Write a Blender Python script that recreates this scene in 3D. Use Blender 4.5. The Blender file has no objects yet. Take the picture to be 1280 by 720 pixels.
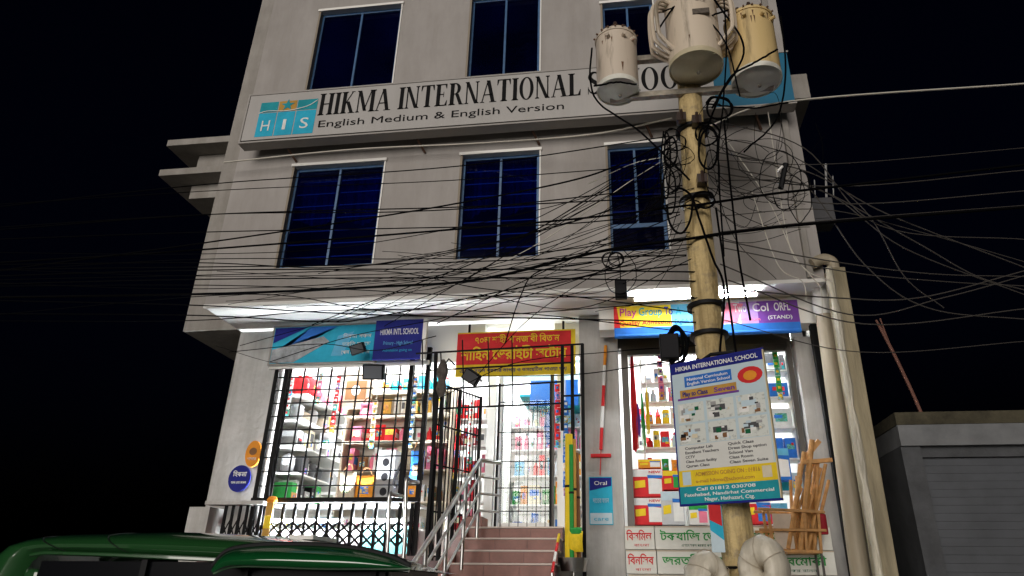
import bpy, math, random
from mathutils import Vector, Matrix
random.seed(11)
sc = bpy.context.scene
COL = sc.collection
# ------------------------------------------------------------------ camera (solved from the facade's vanishing points)
CW, CH, FPX, PPX, PPY, HC = 1280.0, 720.0, 845.0, 675.0, 360.0, 1.5
v1 = Vector((-6250-PPX, 657-PPY, FPX)); vz = Vector((697-PPX, -1533-PPY, FPX))
AX = (-v1).normalized(); AZ = vz.normalized(); AZ = (AZ-AX*AX.dot(AZ)).normalized(); AY = AZ.cross(AX)
ROW = [Vector((AX[i], AY[i], AZ[i])) for i in range(3)]          # camera right, down, forward in world axes
cd = bpy.data.cameras.new('camera'); cam = bpy.data.objects.new('camera', cd); COL.objects.link(cam)
rx, up, bk = ROW[0], -ROW[1], -ROW[2]
cam.matrix_world = Matrix(((rx.x, up.x, bk.x, 0), (rx.y, up.y, bk.y, 0), (rx.z, up.z, bk.z, HC), (0, 0, 0, 1)))
cd.sensor_width = 36; cd.lens = FPX/CW*36; cd.shift_x = (CW/2-PPX)/CW; cd.clip_start = .05; cd.clip_end = 3000
sc.camera = cam
# ------------------------------------------------------------------ night sky, one soft warm street-level key, exposure
SUN_EL, SUN_AZ = math.radians(3.5), math.radians(-12)              # azimuth: to the right of straight behind the camera
w = bpy.data.worlds.new('World'); sc.world = w; w.use_nodes = True
nt = w.node_tree; bg = nt.nodes['Background']
sky = nt.nodes.new('ShaderNodeTexSky'); sky.sky_type = 'NISHITA'; sky.sun_disc = False
sky.sun_elevation = math.radians(-3); sky.sun_rotation = math.pi-SUN_AZ
hs = nt.nodes.new('ShaderNodeMix'); hs.data_type = 'RGBA'; hs.blend_type = 'MULTIPLY'; hs.inputs[0].default_value = 1
nt.links.new(sky.outputs[0], hs.inputs[6]); hs.inputs[7].default_value = (.22, .42, 1.6, 1)          # night sky: deep blue
nt.links.new(hs.outputs[2], bg.inputs[0]); bg.inputs[1].default_value = 0.02
sd = bpy.data.lights.new('sun', 'SUN'); sd.energy = 3.4; sd.angle = math.radians(45); sd.color = (1, .93, .86)
sun = bpy.data.objects.new('sun', sd); COL.objects.link(sun)
to_sun = Vector((math.sin(SUN_AZ)*math.cos(SUN_EL), -math.cos(SUN_AZ)*math.cos(SUN_EL), math.sin(SUN_EL)))
sun.rotation_euler = to_sun.to_track_quat('Z', 'Y').to_euler(); sun.location = to_sun*40
sc.view_settings.view_transform = 'Standard'; sc.view_settings.look = 'None'
sc.view_settings.exposure = 0; sc.view_settings.gamma = 1
sc.cycles.use_denoising = True; sc.cycles.max_bounces = 8; sc.cycles.transparent_max_bounces = 12
sc.cycles.sample_clamp_indirect = 6; sc.cycles.caustics_reflective = False; sc.cycles.caustics_refractive = False

# ------------------------------------------------------------------ helpers
def ray(u, v):
    a, b = (u-PPX)/FPX, (v-PPY)/FPX
    return ROW[0]*a + ROW[1]*b + ROW[2]
def P(u, v, Y):
    d = ray(u, v); t = Y/d.y; return Vector((d.x*t, Y, HC+d.z*t))
def PX(u, v, X):
    d = ray(u, v); t = X/d.x; return Vector((X, d.y*t, HC+d.z*t))
def PN(u, v, p0, n):
    d = ray(u, v); o = Vector((0, 0, HC)); t = (p0-o).dot(n)/d.dot(n); return o+d*t
MATS = {}
def mat(name, col, rough=.6, metal=0., var=0., scale=6., bump=0., dirt=None, emit=None, es=0., spec=.5, streak=False, coat=0.):
    if name in MATS: return MATS[name]
    m = bpy.data.materials.new(name); m.use_nodes = True; n = m.node_tree; b = n.nodes['Principled BSDF']; MATS[name] = m
    b.inputs['Base Color'].default_value = (*col, 1); b.inputs['Roughness'].default_value = rough
    b.inputs['Metallic'].default_value = metal; b.inputs['Specular IOR Level'].default_value = spec
    b.inputs['Coat Weight'].default_value = coat
    if emit: b.inputs['Emission Color'].default_value = (*emit, 1); b.inputs['Emission Strength'].default_value = es
    if var or bump or dirt:
        tc = n.nodes.new('ShaderNodeTexCoord'); mp = n.nodes.new('ShaderNodeMapping'); n.links.new(tc.outputs['Object'], mp.inputs[0])
        if streak: mp.inputs['Scale'].default_value = (1, 1, .12)
        nz = n.nodes.new('ShaderNodeTexNoise'); nz.inputs['Scale'].default_value = scale; nz.inputs['Detail'].default_value = 8; nz.inputs['Roughness'].default_value = .62
        n.links.new(mp.outputs[0], nz.inputs['Vector'])
        rp = n.nodes.new('ShaderNodeValToRGB'); rp.color_ramp.elements[0].position = .32; rp.color_ramp.elements[1].position = .68
        dk = dirt or [c*(1-var) for c in col]
        lt = [min(1, c*(1+var*.5)) for c in col]
        rp.color_ramp.elements[0].color = (*dk, 1); rp.color_ramp.elements[1].color = (*lt, 1)
        if dirt: rp.color_ramp.elements[0].position = .22; rp.color_ramp.elements[1].position = .46
        n.links.new(nz.outputs[0], rp.inputs[0]); n.links.new(rp.outputs[0], b.inputs['Base Color'])
        mr = n.nodes.new('ShaderNodeMapRange'); mr.inputs[3].default_value = min(1, rough+.12); mr.inputs[4].default_value = max(.03, rough-.1)
        n.links.new(nz.outputs[0], mr.inputs[0]); n.links.new(mr.outputs[0], b.inputs['Roughness'])
        if bump:
            nz2 = n.nodes.new('ShaderNodeTexNoise'); nz2.inputs['Scale'].default_value = scale*5; nz2.inputs['Detail'].default_value = 6
            n.links.new(mp.outputs[0], nz2.inputs['Vector'])
            bp = n.nodes.new('ShaderNodeBump'); bp.inputs['Strength'].default_value = bump; bp.inputs['Distance'].default_value = .02
            n.links.new(nz2.outputs[0], bp.inputs['Height']); n.links.new(bp.outputs[0], b.inputs['Normal'])
    return m
class MB:
    def __init__(s): s.v = []; s.f = []; s.sm = False
    def add(s, vs, fs):
        o = len(s.v); s.v += [Vector(p) for p in vs]; s.f += [tuple(i+o for i in f) for f in fs]; return s
    def box(s, a, b, rot=None, c=None):
        x0, y0, z0 = a; x1, y1, z1 = b
        vs = [Vector(p) for p in ((x0,y0,z0),(x1,y0,z0),(x1,y1,z0),(x0,y1,z0),(x0,y0,z1),(x1,y0,z1),(x1,y1,z1),(x0,y1,z1))]
        if rot is not None: vs = [rot@(p-c)+c for p in vs]
        return s.add(vs, [(0,3,2,1),(4,5,6,7),(0,1,5,4),(1,2,6,5),(2,3,7,6),(3,0,4,7)])
    def quad(s, *p): return s.add(p, [(0,1,2,3)])
    def slab(s, p, n, t):                       # flat outline p, thickness t along -n
        k = len(p); n = Vector(n)*t
        s.add(list(p)+[Vector(q)-n for q in p], [tuple(range(k)), tuple(range(2*k-1, k-1, -1))]+[(i, k+i, k+(i+1)%k, (i+1)%k) for i in range(k)]); return s
    def tube(s, pts, r, n=6, cap=True):
        pts = [Vector(p) for p in pts]; k = len(pts); rr = r if isinstance(r, (list, tuple)) else [r]*k
        ref = Vector((0, 0, 1)); o = len(s.v); prev = None
        for i, p in enumerate(pts):
            d = (pts[min(i+1, k-1)]-pts[max(i-1, 0)])
            if d.length < 1e-9: d = Vector((0, 0, 1))
            d.normalize()
            if prev is None:
                a = d.cross(Vector((0, 1, 0)) if abs(d.z) > .9 else ref).normalized()
            else:
                a = (prev-d*prev.dot(d))
                a = a.normalized() if a.length > 1e-6 else d.orthogonal().normalized()
            prev = a; b = d.cross(a)
            for j in range(n):
                t = 2*math.pi*(j+.5)/n; s.v.append(p+(a*math.cos(t)+b*math.sin(t))*rr[i])
        for i in range(k-1):
            for j in range(n): s.f.append((o+i*n+j, o+i*n+(j+1)%n, o+(i+1)*n+(j+1)%n, o+(i+1)*n+j))
        if cap: s.f.append(tuple(o+j for j in range(n-1, -1, -1))); s.f.append(tuple(o+(k-1)*n+j for j in range(n)))
        s.sm = n > 5 or s.sm; return s
    def bar(s, a, b, wd, dp=None):              # square bar
        a = Vector(a); b = Vector(b); d = (b-a).normalized(); dp = dp or wd
        x = d.cross(Vector((0, 1, 0))); x = x.normalized() if x.length > 1e-3 else Vector((1, 0, 0)); y = d.cross(x)
        vs = [p+x*sx*wd/2+y*sy*dp/2 for p in (a, b) for sx, sy in ((-1,-1),(1,-1),(1,1),(-1,1))]
        return s.add(vs, [(0,3,2,1),(4,5,6,7),(0,1,5,4),(1,2,6,5),(2,3,7,6),(3,0,4,7)])
    def lathe(s, c, prof, n=28):
        c = Vector(c); o = len(s.v); k = len(prof)
        for r, z in prof:
            for j in range(n): t = 2*math.pi*j/n; s.v.append(c+Vector((r*math.cos(t), r*math.sin(t), z)))
        for i in range(k-1):
            for j in range(n): s.f.append((o+i*n+j, o+i*n+(j+1)%n, o+(i+1)*n+(j+1)%n, o+(i+1)*n+j))
        if prof[0][0] > 1e-4: s.f.append(tuple(o+j for j in range(n-1, -1, -1)))
        if prof[-1][0] > 1e-4: s.f.append(tuple(o+(k-1)*n+j for j in range(n)))
        s.sm = True; return s
    def build(s, name, m, parent=None, smooth=None, bevel=0):
        me = bpy.data.meshes.new(name)
        off = parent_loc(parent)
        me.from_pydata([tuple(p-off) for p in s.v], [], s.f); me.update(); me.validate()
        me.materials.append(m); o = bpy.data.objects.new(name, me); COL.objects.link(o); o.parent = parent
        if s.sm if smooth is None else smooth:
            for p in me.polygons: p.use_smooth = True
            me.set_sharp_from_angle(angle=math.radians(38))
        if bevel:
            bm = o.modifiers.new('bevel', 'BEVEL'); bm.width = bevel; bm.segments = 2; bm.limit_method = 'ANGLE'
        return o
def parent_loc(p):
    v = Vector((0, 0, 0))
    while p: v += p.location; p = p.parent
    return v
def tag(o, label=None, cat=None, group=None, kind=None):
    if label: o['label'] = label
    if cat: o['category'] = cat
    if group: o['group'] = group
    if kind: o['kind'] = kind
    return o
def thing(name, label, cat, loc=(0, 0, 0), group=None):
    o = bpy.data.objects.new(name, None); COL.objects.link(o); o.location = loc; o.empty_display_size = .1
    return tag(o, label, cat, group)
def cat_rom(pts, n=6):
    pts = [Vector(p) for p in pts]; out = []
    q = [pts[0]*2-pts[1]]+pts+[pts[-1]*2-pts[-2]]
    for i in range(1, len(q)-2):
        for k in range(n):
            t = k/n; a, b, c, d = q[i-1], q[i], q[i+1], q[i+2]
            out.append(.5*((2*b)+(c-a)*t+(2*a-5*b+4*c-d)*t*t+(3*b-a-3*c+d)*t**3))
    return out+[pts[-1]]
TEXTS = []
def text(s, name, m, parent, org, xd, yd, height, width=None, ext=.0015, center=False, bold=0.):
    """flat lettering: org = lower-left corner, xd / yd = unit directions, height of capitals; width stretches it"""
    cu = bpy.data.curves.new(name, 'FONT'); cu.body = s; cu.extrude = ext; cu.offset = bold; cu.resolution_u = 3
    o = bpy.data.objects.new(name, cu); COL.objects.link(o); o.parent = parent
    TEXTS.append((o, m, Vector(org)-parent_loc(parent), Vector(xd).normalized(), Vector(yd).normalized(), height, width, center)); return o
def finish_text():
    bpy.context.view_layer.update(); dg = bpy.context.evaluated_depsgraph_get(); made = []
    for o, m, org, xd, yd, h, wd, cen in TEXTS:
        made.append(bpy.data.meshes.new_from_object(o.evaluated_get(dg)))
    for (o, m, org, xd, yd, h, wd, cen), me in zip(TEXTS, made):
        if not me.vertices: bpy.data.objects.remove(o); continue
        x0 = min(v.co.x for v in me.vertices); x1 = max(v.co.x for v in me.vertices)
        sy = h/.73; sx = wd/(x1-x0) if wd else sy; n = xd.cross(yd); sh = (x1-x0)*sx/2 if cen else 0
        for v in me.vertices:
            c = v.co.copy(); v.co = org+xd*((c.x-x0)*sx-sh)+yd*(c.y*sy)+n*(c.z)
        me.materials.clear(); me.materials.append(m)
        nm = o.name; par = o.parent; kids = list(o.children)
        no = bpy.data.objects.new('lettering', me); COL.objects.link(no); no.parent = par
        bpy.data.objects.remove(o)
XA, YA, ZA = Vector((1, 0, 0)), Vector((0, 1, 0)), Vector((0, 0, 1))

# ------------------------------------------------------------------ materials
def stain(m, amt=.35, sx=2.2, sz=.16, lo=.35, hi=.62):
    n = m.node_tree; b = n.nodes['Principled BSDF']; src = b.inputs['Base Color'].links[0].from_socket
    tc = n.nodes.new('ShaderNodeTexCoord'); mp = n.nodes.new('ShaderNodeMapping'); mp.inputs['Scale'].default_value = (sx, sx, sz); n.links.new(tc.outputs['Object'], mp.inputs[0])
    nz = n.nodes.new('ShaderNodeTexNoise'); nz.inputs['Scale'].default_value = 2.4; nz.inputs['Detail'].default_value = 9; nz.inputs['Roughness'].default_value = .7; n.links.new(mp.outputs[0], nz.inputs['Vector'])
    rp = n.nodes.new('ShaderNodeValToRGB'); rp.color_ramp.elements[0].position = lo; rp.color_ramp.elements[1].position = hi
    rp.color_ramp.elements[0].color = (1-amt, 1-amt*1.05, 1-amt*1.15, 1); rp.color_ramp.elements[1].color = (1, 1, 1, 1); n.links.new(nz.outputs[0], rp.inputs[0])
    mx = n.nodes.new('ShaderNodeMix'); mx.data_type = 'RGBA'; mx.blend_type = 'MULTIPLY'; mx.inputs[0].default_value = 1
    n.links.new(src, mx.inputs[6]); n.links.new(rp.outputs[0], mx.inputs[7]); n.links.new(mx.outputs[2], b.inputs['Base Color']); return m
M_wall = stain(mat('painted_plaster', (.375, .352, .335), .8, var=.08, scale=1.1, bump=.3), .17, 1.1, .22)
M_wing = stain(mat('weathered_plaster', (.33, .31, .285), .85, var=.15, scale=2.2, bump=.35), .25, 1.2, .2)
M_white = mat('white_paint', (.78, .77, .74), .6, var=.06, scale=3, bump=.1)
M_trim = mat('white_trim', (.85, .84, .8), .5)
M_pill = stain(mat('pillar_plaster', (.5, .49, .475), .75, var=.15, scale=3, bump=.2), .25)
M_room = mat('shop_white', (.82, .82, .8), .6)
M_black = mat('black_iron', (.004, .004, .0045), .6, spec=.12)
M_blackm = mat('black_rubber', (.006, .006, .007), .6, spec=.2)
M_steel = mat('stainless_steel', (.42, .42, .41), .28, metal=1.)
M_alu = mat('dark_aluminium', (.05, .045, .04), .4, metal=.6)
M_bframe = mat('blue_window_frame', (.05, .13, .28), .4, var=.3, scale=9)
M_bbar = mat('blue_grille_bar', (.30, .38, .42), .5)
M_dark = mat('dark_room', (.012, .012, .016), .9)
M_tile = mat('red_brown_tile', (.19, .058, .036), .45, var=.25, scale=7, bump=.05)
M_nose = mat('pale_nosing', (.5, .42, .37), .4)
M_wood = mat('raw_wood', (.5, .25, .075), .6, var=.35, scale=14, bump=.2)
M_plinth = mat('maroon_plinth', (.09, .025, .028), .4, var=.3, scale=8)
M_conc = mat('street_concrete', (.36, .345, .32), .85, var=.35, scale=3, bump=.4)
M_asph = mat('asphalt', (.05, .05, .052), .8, var=.3, scale=20, bump=.5)
M_wire = mat('black_cable', (.003, .003, .0035), .8, spec=.02)
M_gwire = mat('grey_cable', (.045, .04, .035), .6)
M_wwire = mat('pale_cable', (.55, .52, .45), .5)
M_tube = mat('lit_tube', (1, 1, 1), .5, emit=(.93, .97, 1), es=520)
M_tube2 = mat('lit_canopy_tube', (1, 1, 1), .5, emit=(.95, .98, 1), es=230)
M_shelf = mat('shelf_white', (.72, .71, .68), .5)
def glass(name, tint, gl=.12, rough=.04):
    m = bpy.data.materials.new(name); m.use_nodes = True; n = m.node_tree; n.nodes.clear()
    o = n.nodes.new('ShaderNodeOutputMaterial'); o.name = 'Material Output'; mx = n.nodes.new('ShaderNodeMixShader'); tr = n.nodes.new('ShaderNodeBsdfTransparent'); g = n.nodes.new('ShaderNodeBsdfGlossy')
    tr.inputs[0].default_value = (*tint, 1); g.inputs['Roughness'].default_value = rough
    fr = n.nodes.new('ShaderNodeFresnel'); fr.inputs[0].default_value = 1.5
    n.links.new(fr.outputs[0], mx.inputs[0]); n.links.new(tr.outputs[0], mx.inputs[1]); n.links.new(g.outputs[0], mx.inputs[2]); n.links.new(mx.outputs[0], o.inputs[0]); return m
M_bglass = glass('blue_glass', (.32, .45, .85))
def film(m, col, f):
    n = m.node_tree; o = n.nodes['Material Output']; src = o.inputs[0].links[0].from_socket; d = n.nodes.new('ShaderNodeBsdfDiffuse'); mx = n.nodes.new('ShaderNodeMixShader'); mx.inputs[0].default_value = f
    tc = n.nodes.new('ShaderNodeTexCoord'); nz = n.nodes.new('ShaderNodeTexNoise'); nz.inputs['Scale'].default_value = .9; nz.inputs['Detail'].default_value = 4; rp = n.nodes.new('ShaderNodeValToRGB')
    rp.color_ramp.elements[0].position = .35; rp.color_ramp.elements[1].position = .68; rp.color_ramp.elements[0].color = (*[c*.2 for c in col], 1); rp.color_ramp.elements[1].color = (*col, 1)
    n.links.new(tc.outputs['Object'], nz.inputs['Vector']); n.links.new(nz.outputs[0], rp.inputs[0]); n.links.new(rp.outputs[0], d.inputs[0])
    n.links.new(src, mx.inputs[1]); n.links.new(d.outputs[0], mx.inputs[2]); n.links.new(mx.outputs[0], o.inputs[0]); return m
film(M_bglass, (.002, .005, .085), .1)
M_glass = glass('clear_glass', (.96, .98, .97))
PAL = {}
def C(name, col, rough=.6, **k):
    PAL[name] = mat('print_'+name.replace(' ', '_'), col, rough, spec=.12, **k); return PAL[name]
for n_, c_ in {'white': (.8, .8, .78), 'cream': (.7, .62, .45), 'red': (.62, .03, .035), 'pink': (.75, .2, .3), 'blue': (.03, .16, .55), 'navy': (.015, .02, .2), 'sky blue': (.15, .5, .75),
               'teal': (.02, .3, .36), 'cyan': (.03, .42, .62), 'yellow': (.8, .58, .03), 'orange': (.75, .28, .03), 'green': (.03, .3, .06), 'dark green': (.01, .12, .05), 'brown': (.22, .11, .05), 'grey': (.35, .35, .35), 'silver': (.55, .56, .58),
               'black': (.012, .012, .014), 'purple': (.16, .05, .3), 'lilac': (.4, .25, .6), 'dark grey': (.08, .08, .085), 'amber': (.5, .28, .06), 'pale blue': (.55, .68, .75), 'beige': (.52, .44, .34), 'magenta': (.5, .04, .25), 'bordeaux': (.3, .02, .03)}.items(): C(n_, c_, **({} if n_ in ('black', 'dark grey') else dict(var=.16, scale=5)))

# ================================================================== setting
g = MB(); g.quad((-1500, -1500, 0), (1500, -1500, 0), (1500, 1500, 0), (-1500, 1500, 0)); tag(g.build('ground', M_conc), kind='structure')
g = MB(); g.box((-60, -4.5, -.2), (60, 4.9, .004)); tag(g.build('road', M_asph), kind='structure')

# ================================================================== the school building
F, G = 8.0, 9.0
BL, BR = -5.77, 2.5
bld = thing('school_building', 'pale plastered school building with blue windows above lit shops', 'building', (-1.6, 9, 0))
def wall_holes(name, x0, x1, z0, z1, y0, y1, holes, m, par):
    xs = sorted({x0, x1, *[h[0] for h in holes], *[h[1] for h in holes]}); zs = sorted({z0, z1, *[h[2] for h in holes], *[h[3] for h in holes]})
    b = MB()
    for i in range(len(xs)-1):
        for j in range(len(zs)-1):
            cx, cz = (xs[i]+xs[i+1])/2, (zs[j]+zs[j+1])/2
            if any(h[0] < cx < h[1] and h[2] < cz < h[3] for h in holes): continue
            for y, fl in ((y0, 0), (y1, 1)):
                q = [(xs[i], y, zs[j]), (xs[i+1], y, zs[j]), (xs[i+1], y, zs[j+1]), (xs[i], y, zs[j+1])]
                b.quad(*(q[::-1] if fl else q))
    for a0, a1, c0, c1 in list(holes)+[(x0, x1, z0, z1)]:
        b.quad((a0, y0, c0), (a0, y1, c0), (a0, y1, c1), (a0, y0, c1)); b.quad((a1, y0, c0), (a1, y0, c1), (a1, y1, c1), (a1, y1, c0))
        b.quad((a0, y0, c0), (a1, y0, c0), (a1, y1, c0), (a0, y1, c0)); b.quad((a0, y0, c1), (a0, y1, c1), (a1, y1, c1), (a1, y0, c1))
    return b.build(name, m, par)
Z0, Z1, SZ = 5.05, 11.6, 5.03
ST = SZ-.003
W2 = [(-4.82, -3.41), (-2.24, -1.10), (-.14, .63)]
holes = [(a, b, 5.58, 7.27) for a, b in W2]+[(-4.87, -3.45, 8.7, 10.4), (-2.26, -1.12, 8.7, 10.4), (-.14, .65, 8.72, 9.98)]
wall_holes('wall', BL, BR, Z0, Z1, F, F+.22, holes, M_wall, bld)
# body behind the facade: side walls, dark rooms behind the glass
b = MB(); b.box((BL, F+.22, Z0), (BL+.2, 13, Z1)); b.build('side_wall', M_wing, bld)
b = MB(); b.box((BR-.2, F+.22, Z0), (BR, 13, Z1)); b.build('side_wall', M_wing, bld)
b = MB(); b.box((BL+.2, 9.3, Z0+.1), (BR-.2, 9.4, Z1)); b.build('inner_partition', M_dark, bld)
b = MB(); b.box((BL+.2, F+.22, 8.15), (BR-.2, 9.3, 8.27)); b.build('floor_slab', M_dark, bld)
b = MB(); b.box((BL, F, Z1), (BR, 13, Z1+.15)); b.build('roof_slab', M_wing, bld)
b = MB(); b.box((-6.75, G, 5.08), (BL, 13, Z1+2.4)); b.build('wing_wall', M_wing, bld)
b = MB(); b.box((-5.79, 12.9, 0), (BR, 13.1, Z0)); b.build('rear_wall', M_wing, bld)
b = MB(); b.box((BR, F+.3, 0), (BR+.16, 13.1, ST)); b.build('side_wall', M_wing, bld)
b = MB(); b.box((-5.95, 9.25, 0), (-5.5, 13.0, ST)); b.build('side_wall', M_wing, bld)
# soffit and beams below the overhang
b = MB(); b.box((BL, F+.03, SZ), (BR, 13, Z0+.05)); b.build('soffit', M_white, bld)
b = MB(); b.box((BL-.008, F-.008, SZ-.012), (BR+.008, F+.027, Z0+.02)); b.build('overhang_lip', M_white, bld, bevel=.004)
b = MB(); b.box((-.33, 8.46, 4.66), (BR, 8.75, ST)); b.build('beam', M_white, bld)
# chajja slabs on the wing
for (u0, v0, u1, v1_, zt) in ((210, 175, 250, 205, .13), (200, 212, 262, 242, .13)):
    p = P(u0, v0, 9.15)
    b = MB(); b.box((p.x, 9.15, p.z-.13), (-6.74, 10.5, p.z)); b.box((p.x+.42, 9.5, p.z-.42), (-6.74, 10.5, p.z-.132)); b.build('sunshade_slab', M_wing, bld, bevel=.006)
p = P(1008, 92, 9.2); q = P(985, 124, 9.2)
b = MB(); b.box((BR, 9.2, q.z), (p.x, 10.4, p.z)); b.build('sunshade_slab', M_wing, bld)
# windows
def window(x0, x1, z0, z1, rows, low=None, head=True, cut=.5):
    y = F+.075
    f = MB(); t = .045
    f.box((x0, y, z0), (x0+t, y+.07, z1)); f.box((x1-t, y, z0), (x1, y+.07, z1)); f.box((x0+t, y, z0), (x1-t, y+.07, z0+t)); f.box((x0+t, y, z1-t), (x1-t, y+.07, z1))
    wn = f.build('window', M_bframe, bld, bevel=.004)
    zb = z0
    if low:
        f = MB(); f.box((x0+t, y+.002, low-.03), (x1-t, y+.065, low+.03)); f.build('transom', M_bframe, wn); zb = low
        f = MB(); f.box((x0+t, y+.03, z0+t), (x1-t, y+.036, low-.03)); f.build('pane', M_bglass, wn)
    xm = (x0+x1)/2
    f = MB(); f.box((xm-.016, y+.003, zb+.03), (xm+.016, y+.06, z1-t)); f.build('mullion', M_bframe, wn)
    for a, c, yy in ((x0+t, xm-.014, y+.02), (xm+.014, x1-t, y+.035)):
        f = MB(); f.box((a, yy, zb+.03), (c, yy+.006, z1-t)); f.build('pane', M_bglass, wn)
    for k in range(1, rows):
        z = zb+(z1-zb)*k/rows
        f = MB(); f.box((x0+t-.01, y+.05, z-.008), (x1-t+.01, y+.062, z+.008)); f.build('grille_bar', M_bbar, wn)
    f = MB(); nf = 40; zc = z1-(z1-zb)*cut
    for i in range(nf+1):
        yy = y+.19+.025*math.sin(i*1.9)+.012*math.sin(i*.7+z0); xx = x0+.02+(x1-x0-.04)*i/nf; f.v += [Vector((xx, yy, zc+.06*math.sin(i*.31+x0))), Vector((xx, yy-.02, z1))]
    f.f = [(2*i, 2*i+2, 2*i+3, 2*i+1) for i in range(nf)]; f.sm = True; f.build('curtain', mat('navy_curtain', (.004, .009, .10), .9, var=.9, scale=3, streak=True), wn)
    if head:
        f = MB(); f.box((x0-.035, F-.03, z1-.004), (x1+.035, F+.075, z1+.042)); f.build('lit_head_strip', M_trim, wn)  # pale strip added so the lintel underside looks lit from below
    f = MB(); f.box((x0-.02, F-.012, z0), (x0+.012, F+.075, z1-.005)); f.build('jamb_strip', mat('jamb_paint', (.26, .22, .17), .7), wn)
    f = MB(); f.box((x1+.002, F-.014, z0), (x1+.022, F+.075, z1-.005)); f.build('jamb_strip', M_trim, wn)  # same added pale strip, standing for the lit right reveal
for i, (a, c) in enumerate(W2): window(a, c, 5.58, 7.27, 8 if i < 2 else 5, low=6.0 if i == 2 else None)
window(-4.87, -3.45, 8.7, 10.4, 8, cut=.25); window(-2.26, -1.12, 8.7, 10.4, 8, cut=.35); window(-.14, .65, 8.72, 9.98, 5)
b = MB(); b.box((2.28, F-.06, Z0+.02), (2.36, F, 9.9)); b.build('downpipe', M_wing, bld, bevel=.01)
# ---- ground floor shell (floor at 2.2 m above the street)
ZF = 2.2
b = MB(); b.box((-5.79, G, 1.0), (-5.0, 9.25, ST)); b.build('pillar', M_pill, bld, bevel=.012)
b = MB(); b.box((-.63, 8.86, 0), (-.10, 9.25, ST)); b.build('pillar', M_pill, bld, bevel=.012)
b = MB(); b.box((2.22, 8.8, 0), (2.5, 9.25, 4.6)); b.build('pillar', M_pill, bld, bevel=.012)
b = MB(); b.box((-5.5, 9.1, 0), (-.63, 12.9, ZF)); b.build('shop_floor', mat('shop_floor_tile', (.5, .48, .45), .3), bld)
b = MB(); b.box((-5.5, 8.6, 0), (-2.12, 9.095, 1.86)); b.build('plinth', M_plinth, bld)
b = MB(); b.box((-.1, 9.1, 0), (2.5, 12.9, 1.6)); b.build('shop_floor', M_room, bld)
b = MB(); b.box((-.1, 8.1, 0), (2.22, 9.095, 1.15)); b.build('plinth', M_plinth, bld)
b = MB(); b.box((-5.49, 12.0, ZF), (-.63, 12.1, ST)); b.build('back_wall', M_room, bld)
b = MB(); b.box((-5.28, 9.26, ZF), (-5.2, 12.0, ST)); b.build('inner_wall', M_room, bld)
b = MB(); b.box((-.6, 9.26, 1.6), (-.14, 12.1, ST)); b.build('inner_wall', M_room, bld)
b = MB(); b.box((-.13, 11.4, 1.6), (2.3, 11.5, ST)); b.build('back_wall', M_room, bld)
b = MB(); b.box((2.3, 9.26, 1.6), (2.46, 11.5, ST)); b.build('inner_wall', M_room, bld)
b = MB(); b.box((-1.0, 9.1, 4.55), (-.63, 9.25, ST)); b.box((-5.0, 9.02, 4.46), (-2.0, 9.2, ST)); b.build('lintel', M_room, bld)
b = MB(); b.box((-.1, 8.95, 4.56), (2.22, 9.2, 4.596)); b.box((-.1, 8.98, 4.597), (2.22, 9.2, ST)); b.build('lintel', M_alu, bld)

# ================================================================== big fascia sign with serif lettering
sg = thing('school_fascia_sign', 'long pale school name board with black serif lettering across the facade', 'sign', (-1.6, 7.7, 7.5))
YS = 7.62
M_sign = stain(mat('sign_board', (.42, .405, .39), .45, var=.06, scale=1.2), .07)
b = MB(); b.box((-5.52, YS, 7.53), (1.37, 7.78, 8.36)); sb = b.build('panel', M_sign, sg)
b = MB(); b.box((1.372, YS, 7.5), (2.4, 7.78, 8.37)); b.build('end_panel', mat('sign_cyan', (.01, .13, .23), .4), sg)
b = MB()
for x0, x1, z0, z1 in ((-5.55, 2.42, 8.36, 8.385), (-5.55, 2.42, 7.475, 7.499), (-5.55, -5.522, 7.5, 8.36)): b.box((x0, YS-.012, z0), (x1, 7.8, z1))
b.build('edge_frame', mat('sign_edge', (.33, .31, .29), .5), sg)
for x in (-4.9, -2.9, -1.2, .4, 1.9):
    b = MB(); b.bar((x, 7.79, 7.52), (x+.1, 7.99, 7.36), .03); b.build('bracket', mat('rusty_iron', (.1, .05, .03), .8, var=.4, scale=20), sg)
# logo: three columns
lx = [P(u, 150, YS).x for u in (322, 345, 368, 394)]; lz0, lz1 = P(340, 170, YS).z, P(340, 128, YS).z
yl = YS-.004; zs_ = lz0+(lz1-lz0)*.68
for k in range(3):
    a, c = lx[k]+.008, lx[k+1]-.008
    b = MB(); b.box((a, yl, lz0), (c, YS-.001, zs_)); b.build('logo_tile', PAL['cyan'], sg)
    b = MB(); b.box((a, yl, zs_+.012), (c, YS-.001, lz1)); b.build('logo_tile', PAL[('teal', 'amber', 'teal')[k]], sg)
    text('HIS'[k], 'lettering', PAL['white'], sg, ((a+c)/2, yl-.003, lz0+.1), XA, ZA, .2, .13 if k != 1 else .05, center=True)
st = MB(); cx, cz = (lx[1]+lx[2])/2, (zs_+lz1)/2+.02
pts = [Vector((cx+(.11 if i % 2 == 0 else .045)*math.sin(math.pi*i/5), yl-.004, cz+(.11 if i % 2 == 0 else .045)*math.cos(math.pi*i/5))) for i in range(10)]
st.slab(pts[::-1], (0, -1, 0), .003); st.build('logo_star', PAL['teal'], sg)
b = MB(); b.tube(cat_rom([(lx[0], yl-.003, zs_+.0), ((lx[0]+lx[1])/2, yl-.003, zs_+.035), (cx, yl-.003, zs_+.012), ((lx[2]+lx[3])/2, yl-.003, zs_+.07), (lx[3]-.01, yl-.003, zs_+.17)], 5), .008, 4); b.build('logo_swoosh', PAL['white'], sg)
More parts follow.
